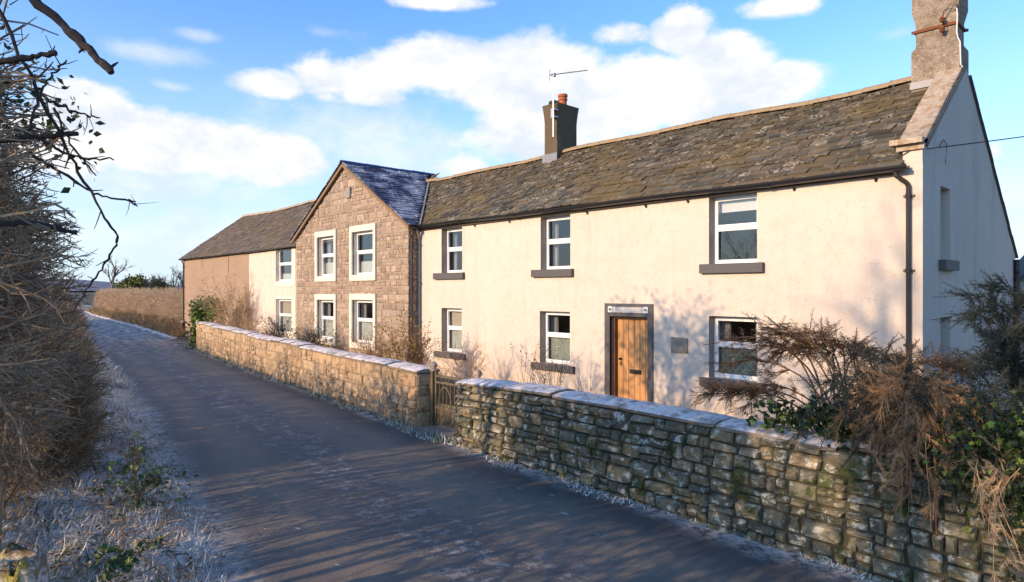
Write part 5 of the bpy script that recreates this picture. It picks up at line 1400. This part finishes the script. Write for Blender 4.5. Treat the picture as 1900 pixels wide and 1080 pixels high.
bramble(-8.6, 1.95, .12, .55, 300, 'green bramble clump at the hedge foot reaching towards the tarmac', LF_BRAM, 5, .5)
bramble(-6.6, 1.45, .16, .42, 190, 'small frosted bramble clump low on the near verge', LF_BRAM, 6, .2)
bramble(-9.3, 2.1, .1, .30, 40, 'single wiry bramble shoot leaning out over the lane edge', LF_IVYB, 8, .9)
# old stump at the lower left
sx, sy = -5.6, .56
sp = thing('tree_stump', 'lichened cut stump in the bottom left corner of the verge', 'stump', (sx, sy, .2))
m = MB(); rsS = np.random.RandomState(3); rg = []
for z, r_ in ((0.0, .17), (.12, .15), (.4, .14), (.67, .135), (.72, .13), (.735, .11)):
    rg.append([(sx + .18 * z + r_ * (1 + .16 * sin(3 * t + 1) + .10 * sin(7 * t) + rsS.normal(0, .05)) * cos(t), sy + r_ * (1 + .16 * sin(3 * t + 1) + .10 * sin(7 * t) + rsS.normal(0, .05)) * sin(t), .12 + z + (.05 * sin(2 * t) + .04 * sin(5 * t + 2) + rsS.normal(0, .015)) * min(1, z * 1.6)) for t in np.linspace(0, 2 * pi, 23)[:-1]])
m.loft(rg)
def m_stump(t):
    n_ = t.noise(t.pos, 9, 5, .7); s_ = t.n('ShaderNodeSeparateXYZ'); t.put(s_.inputs[0], t.nor)
    c = t.mix(n_, (.16, .12, .08), (.30, .24, .16)); c = t.mix(t.step(t.noise(t.pos, 5, 5, .7), .5, .6), c, (.27, .25, .07))
    return {'Base Color': t.mix(t.math('MULTIPLY', t.step(t.noise(t.pos, 11, 5, .7), .45, .6), .7), c, (.74, .72, .70)), 'Normal': t.bump(n_, .9, .03)}
m.build('stump_body', material('lichened stump', m_stump, .9, .15), sp, smooth=True)
m = MB(); Q, rad, s_ = nb([(sx - .35, sy - .1, .42), (sx + .1, sy + .05, .40), (sx + .55, sy + .12, .30)], .07, .05, 9); m.tube(Q, rad, s_)
tag(m.build('fallen_log', plain('barkless log', (.33, .24, .17), .85, var=.3)), 'short bare log lying beside the lichened stump', 'log')

# ---- frost and grass along the foot of the garden wall, and beyond
mb = MB()
def foot_pts(n, x0, x1, a, b, rs, pw=1.0):
    u = rs.uniform(0, 1, n); X = x0 + (x1 - x0) * u ** pw; w_ = rs.uniform(0, 1, n) ** 1.4
    Y = np.array([edge_r(x) for x in X]) - a - (b - a) * w_ * (.55 + .45 * np.sin(X * 2.3 + 1.5 * np.sin(X * .9)))
    return np.stack([X, Y, np.full(n, .012)], 1)
p_ = foot_pts(9000, .5, -31, -.02, .34, rsG); n = len(p_)
D = rsG.normal(0, 1, (n, 3)); D[:, 2] = np.abs(D[:, 2]) * .5 + .1
L = rsG.uniform(.02, .075, n); mb.inst(BLADE[0], BLADE[1], frames(D, rsG.uniform(-.5, .5, n), np.stack([L, rsG.uniform(.008, .018, n), L], 1)), p_)
tag(mb.build('frosted_grass', GRASSB), kind='stuff')
mb = MB()
p_ = foot_pts(5200, -9, -38, .0, .36, rsG); n = len(p_)
D = rsG.normal(0, 1, (n, 3)); D[:, 2] = np.abs(D[:, 2]) * .9 + .3
L = rsG.uniform(.05, .17, n); mb.inst(BLADE[0], BLADE[1], frames(D, rsG.uniform(-.5, .5, n), np.stack([L, rsG.uniform(.010, .022, n), L], 1)), p_)
p_ = foot_pts(900, -8.2, -9.6, -.05, .10, rsG); n = len(p_)
D = rsG.normal(0, 1, (n, 3)); D[:, 2] = np.abs(D[:, 2]) * .9 + .3; L = rsG.uniform(.03, .10, n)
mb.inst(BLADE[0], BLADE[1], frames(D, rsG.uniform(-.5, .5, n), np.stack([L, rsG.uniform(.008, .016, n), L], 1)), p_)
tag(mb.build('green_grass', GRASSG), kind='stuff')
mb = MB()   # dead grass on the far bank
u = rsG.uniform(0, 1, 14000); X = -38.6 - 60 * u ** 1.5; e = np.array([edge_r(x) for x in X]); T = rsG.uniform(0, 1, len(u)); Y = e + .25 + 1.9 * T
p_ = np.stack([X, Y, .05 + .3 * T], 1); n = len(p_); D = rsG.normal(0, .6, (n, 3)); D[:, 2] = np.abs(D[:, 2]) + .6; L = rsG.uniform(.25, .65, n)
mb.inst(BLADE[0], BLADE[1], frames(D, rsG.uniform(-.5, .5, n), np.stack([L, L * .09, L], 1)), p_)
tag(mb.build('dead_grass', GRASST), kind='stuff')
# trimmed hedge beyond the barn
fh = thing('field_hedge', 'flat topped tan field hedge beyond the barn end', 'hedge', (-60, 15, .3))
mb = MB(); u = rsG.uniform(0, 1, 9000); X = -39.8 - 70 * u ** 1.35; e = np.array([edge_r(x) for x in X]); dpt = rsG.uniform(0, 1, len(u)) ** 1.6
Z = .3 + 2.45 * rsG.uniform(0, 1, len(u)); Y = e + 1.9 + 1.6 * dpt - .25 * np.sin(X * .7)
p_ = np.stack([X, Y, Z], 1); D = rsG.normal(0, .6, p_.shape) + np.array((.1, -.5, .35))
S = rsG.uniform(.35, .6, len(u)) * np.clip(np.abs(X) / 45, 1, 1.8); S = np.minimum(S, np.maximum(.25, 3.0 - Z))
put_sprays(mb, [spray(500 + i, 8, .016, .1, .9, (.25, .45)) for i in range(4)], p_, D, S, rsG)
mb.build('twigs', twig_mat('pale hedge twigs', [(.66, .46, .28), (.74, .55, .36), (.56, .38, .22), (.70, .52, .34)]), fh)

# ---- shrubs in the front garden
def shrub(name, label, cat, x, y, h_, R_, stems, mat, seed, leaf=None, nleaf=0, lsize=(.03, .06), lev=2, kids=(6, 6), up=.05, rad=.012, z0=.05, fine=None, fs=(.1, .2), nf=0, lean=(0, 0), grp=None, wig=.14, spread=1.0):
    rs = np.random.RandomState(seed); root = thing(name, label, cat, (x, y, z0), grp); m = MB()
    o = dict(seg=6, wig=wig, up=up, lev=lev, kids=kids, pts=[], ratio=(.4, .65), ang=(.35, .9))
    for i in range(stems):
        a = rs.uniform(0, 6.28); k = rs.uniform(.1, 1) * R_ / h_ * spread
        grow(m, rs, (x + rs.normal(0, R_ * .12), y + rs.normal(0, R_ * .1), z0), (cos(a) * k + lean[0], sin(a) * k + lean[1], 1), h_ * rs.uniform(.7, 1.05), rad * rs.uniform(.7, 1.2), lev, o)
    pts = np.concatenate([np.array(P[2:]) for P, _, l in o['pts'] if l < lev]) if lev else np.concatenate([np.array(P[1:]) for P, _, _ in o['pts']])
    if nf:
        q = pts[rs.randint(0, len(pts), nf)]; D = rs.normal(0, 1, q.shape) + np.array((0, 0, .3)); put_sprays(m, FINE, q, D, rs.uniform(*fs, nf), rs)
    m.build('branches', mat, root)
    if leaf is not None and nleaf:
        q = pts[rs.randint(0, len(pts), nleaf)] + rs.normal(0, .03, (nleaf, 3)); m = MB(); scatter_leaves(m, LEAF, q, rs.uniform(*lsize, nleaf), rs); m.build('leaves', leaf, root)
    return root
shrub('garden_shrub', 'golden leaved shrub at the corner of the stone house', 'shrub', -14.3, 9.5, 1.6, .9, 16, TW_RED, 61, LF_OLIVE, 1500, (.03, .07), fine=True, nf=200)
shrub('garden_shrub', 'bare red brown shrub below the right lower stone house window', 'shrub', -16.2, 9.7, 1.35, .7, 12, TW_RED, 62, LF_OLIVE, 300, (.03, .05), nf=160)
shrub('dry_fern', 'low russet dry fern clump behind the left wall end', 'fern', -11.5, 8.5, .95, 1.1, 20, TW_RUST, 63, lev=1, kids=(12,), up=-.12, rad=.007, nf=300, fs=(.12, .3))
shrub('dry_fern', 'pale russet dry fern clump under the leftmost cottage window', 'fern', -12.9, 9.2, .9, 1.0, 18, TW_RUST, 64, lev=1, kids=(12,), up=-.12, rad=.007, nf=260, fs=(.12, .3))
shrub('garden_shrub', 'feathery pale shrub between the lower left cottage windows', 'shrub', -12.6, 10.3, 1.25, .7, 12, TW_RUST, 65, nf=200, fs=(.08, .2), lev=2, kids=(5, 5), rad=.007)
shrub('rose_bush', 'thin bare rose stems with dead heads before the cream wall', 'rose', -10.6, 10.2, 1.55, .5, 7, TW_RED, 66, LF_DEAD, 60, (.03, .06), lev=1, kids=(4,), rad=.006, wig=.08)
shrub('rose_bush', 'short dark shrub under the middle lower cottage window', 'rose', -9.85, 10.3, 1.25, .55, 14, TW_DARK, 67, LF_DARK, 120, (.03, .05), lev=2, kids=(4, 4), rad=.007, nf=60, fs=(.06, .14))
shrub('garden_shrub', 'tall tan leafless shrub against the brown barn wall', 'shrub', -29.6, 10.5, 2.9, 1.2, 16, TW_TAN, 68, LF_DEAD, 700, (.04, .08), lev=2, kids=(7, 6), rad=.016, nf=350, fs=(.15, .35))
shrub('garden_shrub', 'low russet shrub beside the tall tan shrub', 'shrub', -31.6, 10.3, 1.75, 1.0, 16, TW_RUST, 69, nf=350, fs=(.15, .35), lev=2, kids=(6, 5))
shrub('garden_shrub', 'pale feathery shrub before the cream barn wall', 'shrub', -27.0, 10.4, 1.75, .9, 12, TW_TAN, 70, LF_OLIVE, 200, (.04, .07), nf=200, fs=(.12, .3))
shrub('garden_shrub', 'dark clipped shrub between the two lower stone house windows', 'shrub', -20.6, 10.0, 1.35, .6, 14, TW_DARK, 71, LF_DARK, 700, (.04, .07), nf=120)
shrub('garden_shrub', 'dark evergreen shrub left of the lower stone house windows', 'shrub', -23.2, 10.0, 1.4, .7, 14, TW_DARK, 72, LF_DARK, 800, (.04, .07), nf=120)
shrub('dry_fern', 'brown dead fern bed behind the middle of the tan wall', 'fern', -24.8, 9.7, 1.2, 1.6, 24, TW_RUST, 73, lev=1, kids=(10,), up=-.1, rad=.009, nf=300, fs=(.15, .3))
shrub('dry_fern', 'olive brown dead fern bed before the stone house', 'fern', -18.3, 9.4, 1.0, 1.3, 22, TW_RED, 74, LF_OLIVE, 300, (.03, .06), lev=1, kids=(10,), up=-.1, rad=.008, nf=300, fs=(.12, .28))
def ivy(name, label, pts, n, mat, seed, size=(.05, .09), spread=(.12, .12, .12), mat2=None, mean=(0, -.4, .3)):
    rs = np.random.RandomState(seed); p = Path([(a, b) for a, b, c in pts]); root = thing(name, label, 'ivy', pts[0])
    P = np.array(pts, float); m = MB()
    for i in range(len(P) - 1):
        Q, rad, s_ = nb([P[i], (P[i] + P[i + 1]) / 2 + rs.normal(0, .04, 3), P[i + 1]], .012, .008, 5); m.tube(Q, rad, s_)
    m.build('stem', TW_RED, root)
    for mt, k in ((mat, n), (mat2, n // 4)):
        if mt is None: continue
        i = rs.randint(0, len(P) - 1, k); t = rs.uniform(0, 1, k)[:, None]; q = P[i] * (1 - t) + P[i + 1] * t + rs.normal(0, 1, (k, 3)) * np.array(spread)
        m = MB(); scatter_leaves(m, IVYL, q, rs.uniform(*size, k), rs, mean=mean, up=None); m.build('leaves', mt, root)
    return root
ivy('ivy', 'bright green ivy column climbing the far wall end by the barn', [(-31.1, 9.55, .1), (-31.1, 9.55, .9), (-31.2, 9.6, 1.6), (-31.4, 9.75, 2.1)], 1200, LF_IVYB, 81, (.07, .14), (.20, .18, .15), LF_IVY)
ivy('ivy', 'bright green ivy tuft spreading behind the frosted wall end', [(-31.3, 9.9, 1.5), (-30.8, 10.0, 1.9), (-30.3, 10.0, 1.9)], 700, LF_IVYB, 82, (.07, .14), (.30, .15, .25))

# ---- the big cotoneaster arching over the wall at the right
rsC = np.random.RandomState(12)
def herring(seed, n=13, r0=.016, ang=.85, ln=(.14, .26)):
    r = np.random.RandomState(seed); m = MB(); P = np.zeros((7, 3)); d = np.array((1., 0, 0))
    for i in range(6):
        d = unit(d + r.normal(0, .10, 3)); P[i + 1] = P[i] + d / 6
    m.tube(P, np.linspace(r0, r0 * .4, 7), 3, cap=False)
    for k in range(n):
        t = (k + .5) / n; i = min(int(t * 6), 5); b = P[i] + (P[i + 1] - P[i]) * (t * 6 - i)
        for sg in (-1, 1):
            if r.random_sample() < .15: continue
            a = ang * r.uniform(.7, 1.25); L = r.uniform(*ln) * (1.15 - .6 * t)
            dd = unit(np.array((cos(a), sg * sin(a), r.normal(0, .28)))); e = b + dd * L
            m.tube([b, b + dd * L * .5 + r.normal(0, .012, 3), e], [r0 * .62, r0 * .5, r0 * .3], 3, cap=False)
    return np.concatenate(m.V), np.concatenate([q[0] for q in m.Q])
HERR = [herring(600 + i) for i in range(6)]
def bez(a, c1, c2, b, n=14):
    t = np.linspace(0, 1, n)[:, None]; a, c1, c2, b = (np.array(q, float) for q in (a, c1, c2, b))
    return a * (1 - t) ** 3 + 3 * c1 * t * (1 - t) ** 2 + 3 * c2 * t * t * (1 - t) + b * t ** 3
def arching(mb, arcs, rs, r0, side, slen, nh, hs, flat=.35, droop=0.0, start=.3, temps=None, sid_a=(.5, 1.1)):
    """arching limbs with side branches, clothed in herringbone twigs"""
    seeds = []
    for Q in arcs:
        n = len(Q); Q = Q + np.concatenate([np.zeros((1, 3)), np.cumsum(rs.normal(0, .008, (n - 1, 3)), 0)])
        mb.tube(Q, np.linspace(r0, r0 * .3, n), 5, cap=False)
        for i in range(int(n * start), n - 1): seeds.append((Q[i], unit(Q[i + 1] - Q[i])))
        for k in range(side):
            i = int(n * (start + (1 - start) * (k + rs.uniform(0, 1)) / side) * .97); i = min(i, n - 2); T = unit(Q[i + 1] - Q[i])
            q = np.cross(T, (0, 0, 1)) * rs.choice((-1, 1)); q = unit(q + np.array((0, 0, rs.normal(0, flat)))); a = rs.uniform(*sid_a)
            d = T * cos(a) + q * sin(a); L = slen * rs.uniform(.5, 1.1) * (1.2 - .6 * i / n); P = [Q[i]]
            for z in range(5):
                d = unit(d + rs.normal(0, .13, 3) + np.array((0, 0, -droop))); P.append(P[-1] + d * L / 5); seeds.append((P[-1], d))
            mb.tube(P, np.linspace(r0 * .45, r0 * .15, 6), 4, cap=False)
    i_ = rs.randint(0, len(seeds), nh); pos = np.array([seeds[i][0] for i in i_]); D = np.array([seeds[i][1] for i in i_]) + rs.normal(0, .38, (nh, 3)) + np.array((0, 0, -droop * .5))
    k = rs.randint(0, len(HERR), nh); M = frames(D, rs.normal(pi / 2 if flat > 1 else 0, .5, nh), rs.uniform(*hs, nh))
    for q, (V, F) in enumerate(HERR): mb.inst(V, F, M[k == q], pos[k == q])
    return np.array([a for a, b in seeds])
cots = thing('cotoneaster', 'large bare brown cotoneaster arching in layers over the garden wall', 'shrub', (-2.6, 7.4, .05))
arcs = []
for tip, up_ in [((-4.05, 7.8, 1.98), 2.2), ((-3.85, 8.1, 2.02), 2.25), ((-3.5, 7.7, 2.05), 2.3), ((-3.3, 8.3, 2.05), 2.25), ((-2.9, 7.8, 2.05), 2.2), ((-2.5, 8.2, 1.98), 2.15), ((-2.2, 7.8, 1.98), 2.1), ((-3.95, 7.5, 1.82), 2.05),
                 ((-1.9, 8.1, 1.92), 2.05), ((-4.35, 7.5, 1.30), 1.6), ((-4.2, 7.3, 1.40), 1.65), ((-3.9, 7.2, 1.45), 1.7), ((-4.1, 7.9, 1.35), 1.65), ((-3.6, 7.9, 1.95), 2.2), ((-3.2, 7.5, 1.95), 2.2), ((-2.6, 7.5, 1.95), 2.2), ((-3.1, 8.0, 2.0), 2.25), ((-4.0, 8.2, 1.9), 2.2), ((-3.0, 8.4, 1.95), 2.2), ((-1.7, 7.9, 1.85), 2.0)]:
    b_ = np.array((-2.55 + rsC.normal(0, .12), 7.4 + rsC.normal(0, .08), .3)); tp = np.array(tip) + rsC.normal(0, .06, 3)
    arcs.append(bez(b_, b_ + np.array(((tp[0] - b_[0]) * .1, .1, up_ * .55)), np.array((b_[0] + (tp[0] - b_[0]) * .5, (b_[1] + tp[1]) / 2, up_)), tp, 16))
mb = MB(); pts = arching(mb, arcs, rsC, .017, 8, .42, 820, (.16, .32), flat=.1, droop=.06, start=.66)
mb.build('branches', TW_COT, cots)
mb = MB(); i_ = rsC.randint(0, len(pts), 1500); scatter_leaves(mb, LEAF, pts[i_] + rsC.normal(0, .05, (1500, 3)), rsC.uniform(.014, .028, 1500), rsC); mb.build('leaves', LF_DEAD, cots)
# dark evergreen shrub in the shade of the gable
dks = thing('dark_shrub', 'dark olive shrub in the shade of the cottage gable', 'shrub', (-1.15, 9.0, .0))
arcs = []
for i in range(34):
    b_ = np.array((-1.2 + rsC.normal(0, .15), 9.0 + rsC.normal(0, .15), .0)); tp = np.array((rsC.uniform(-2.25, -.3), 9 + rsC.normal(0, .45), 0)); tp[2] = rsC.uniform(1.3, 2.72) - .25 * abs(tp[0] + 1.4)
    arcs.append(bez(b_, b_ + (0, 0, tp[2] * .6), ((b_[0] + tp[0]) / 2, (b_[1] + tp[1]) / 2, tp[2] * 1.12), tp, 14))
mb = MB(); pts = arching(mb, arcs, rsC, .016, 7, .5, 2000, (.15, .32), flat=.2, droop=.03, start=.45)
mb.build('branches', TW_BLUE, dks)
mb = MB(); i_ = rsC.randint(0, len(pts), 5000); scatter_leaves(mb, LEAF, pts[i_] + rsC.normal(0, .06, (5000, 3)), rsC.uniform(.016, .034, 5000), rsC); mb.build('leaves', LF_DARK, dks)
# russet shrub hanging down over the road face of the wall
hg = thing('hanging_shrub', 'tangled russet shrub hanging over the road face of the wall', 'shrub', (-1.75, 6.85, 1.2))
def hang(n, cx, sx_, zt, tz):
    out = []
    for i in range(n):
        b_ = np.array((cx + rsC.normal(0, sx_ * .6), 6.85 + rsC.normal(0, .1), 1.15)); tp = np.array((cx + rsC.normal(0, sx_), rsC.uniform(6.2, 6.75), rsC.uniform(*tz)))
        h_ = rsC.uniform(*zt)
        out.append(bez(b_, (b_[0], b_[1], h_), (tp[0] * .8 + b_[0] * .2, tp[1], h_ + .1), tp, 14))
    return out
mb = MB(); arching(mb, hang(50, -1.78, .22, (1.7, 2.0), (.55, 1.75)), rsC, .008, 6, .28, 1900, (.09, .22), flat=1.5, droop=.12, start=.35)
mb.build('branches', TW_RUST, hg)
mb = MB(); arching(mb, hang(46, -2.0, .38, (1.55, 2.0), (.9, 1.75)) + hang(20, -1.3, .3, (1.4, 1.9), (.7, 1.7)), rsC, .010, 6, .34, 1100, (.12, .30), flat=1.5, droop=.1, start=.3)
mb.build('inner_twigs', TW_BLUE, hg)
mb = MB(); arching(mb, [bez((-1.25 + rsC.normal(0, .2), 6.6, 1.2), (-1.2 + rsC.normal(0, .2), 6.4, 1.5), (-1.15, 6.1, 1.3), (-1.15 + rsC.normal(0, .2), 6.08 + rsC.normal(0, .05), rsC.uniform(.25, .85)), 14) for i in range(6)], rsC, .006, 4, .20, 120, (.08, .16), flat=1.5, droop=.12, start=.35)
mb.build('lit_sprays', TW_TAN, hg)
ivy('ivy', 'dark green ivy mass spilling over the wall at the right edge', [(-1.5, 6.5, 1.4), (-1.2, 6.42, 1.2), (-.9, 6.4, 1.45), (-.6, 6.35, 1.1), (-.8, 6.3, .9), (-.3, 6.3, .7)], 3000, LF_IVY, 83, (.035, .065), (.20, .10, .17), LF_IVYB)
ivy('ivy', 'small green ivy patch on the wall top under the arching cotoneaster', [(-3.2, 6.75, 1.25), (-2.8, 6.7, 1.38), (-2.4, 6.65, 1.4), (-2.2, 6.6, 1.2)], 650, LF_IVY, 84, (.04, .08), (.14, .09, .09), LF_IVYB)

# ---- trees and bushes beyond the fields
def tree(name, label, x, y, h_, mat, seed, lev=4, kids=(4, 4, 5, 5), spread=.5, trunk=.3, leaf=None, nl=0, ls=(.1, .2), lean=(0, 0), up=.03, ntr=1, z0=-.05, t0=.35, jit=.3):
    rs = np.random.RandomState(seed); root = thing(name, label, 'tree', (x, y, z0)); m = MB()
    o = dict(seg=6, wig=.13, up=up, lev=lev, kids=kids[:lev], pts=[], ratio=(.5, .72), ang=(.35, .85), t0=t0)
    for i in range(ntr):
        grow(m, rs, (x + (rs.uniform(-2, 2) * jit if ntr > 1 else 0), y + (rs.normal(0, .3) if ntr > 1 else 0), z0), (rs.normal(0, spread) * (ntr > 1) + lean[0], rs.normal(0, spread) * (ntr > 1) + lean[1], 1), h_ * .62, trunk, lev, o)
    m.build('trunk', mat, root)
    if leaf is not None:
        pts = np.concatenate([np.array(P[2:]) for P, _, l in o['pts'] if l < 2]); q = pts[rs.randint(0, len(pts), nl)] + rs.normal(0, h_ * .03, (nl, 3)); m = MB()
        scatter_leaves(m, LEAF, q, rs.uniform(*ls, nl), rs); m.build('crown', leaf, root)
    return root
TW_FAR = twig_mat('far bare twigs', [(.20, .16, .13), (.28, .23, .19), (.16, .13, .11)])
tree('bare_tree', 'bare winter tree standing beyond the field hedge', -150, 29.8, 11.5, TW_FAR, 91, 4, (4, 4, 4, 5), trunk=.32)
tree('evergreen_bush', 'rounded green bush beyond the field hedge', -112, 26.3, 7.0, TW_FAR, 92, 3, (5, 6, 7), .75, .10, LF_BUSH, 5000, (.25, .5), ntr=8)
tree('bare_bush', 'pale leafless bush between the green bush and the dark tree', -109, 28.3, 6.4, TW_FAR, 93, 3, (5, 6, 7), .6, .09, ntr=6)
tree('bare_tree', 'dark twisted bare tree close to the barn end', -106, 29.9, 7.6, TW_DARK, 94, 4, (4, 5, 5, 5), .4, .16, lean=(.1, .2), ntr=2)
tree('garden_tree', 'green tree top showing behind the cottage gable at the right', -7.3, 43.9, 5.0, TW_DARK, 95, 3, (5, 6, 7), .5, .14, LF_OLIVE, 4000, (.12, .25), ntr=4)
# ---- trees on the near side of the lane behind the viewer; their shadows fall across wall and house
tree('hedge_tree', 'ivy topped many stemmed tree in the hedge left of the viewer', -9.35, -2.3, 7.0, TW_DARK, 96, 3, (5, 6, 6), .04, .055, LF_IVY, 2600, (.07, .13), ntr=6, t0=.84, jit=.38)
tree('hedge_tree', 'slim bare tree in the hedge left of the viewer', -11.3, -2.4, 6.5, TW_DARK, 97, 4, (4, 5, 5, 4), .06, .05, ntr=2, t0=.6)
tree('hedge_tree', 'broad bare tree in the hedge beside the viewer', -7.2, -2.4, 6.3, TW_DARK, 98, 4, (5, 5, 5, 4), .15, .06, LF_DEAD, 2200, (.05, .10), ntr=4, t0=.6, jit=.5)
tree('hedge_tree', 'unseen low tree added behind the viewer to shade the wall', -2.3, -2.6, 4.6, TW_DARK, 88, 3, (6, 6, 6), .3, .06, LF_DEAD, 1500, (.06, .12), ntr=4, t0=.4)  # added out of view so the wall's right end falls in shadow
tree('field_tree', 'tall bare tree further out in the field behind the viewer', -5.75, -19.0, 17.5, TW_DARK, 99, 4, (4, 5, 6, 5), .3, .17)
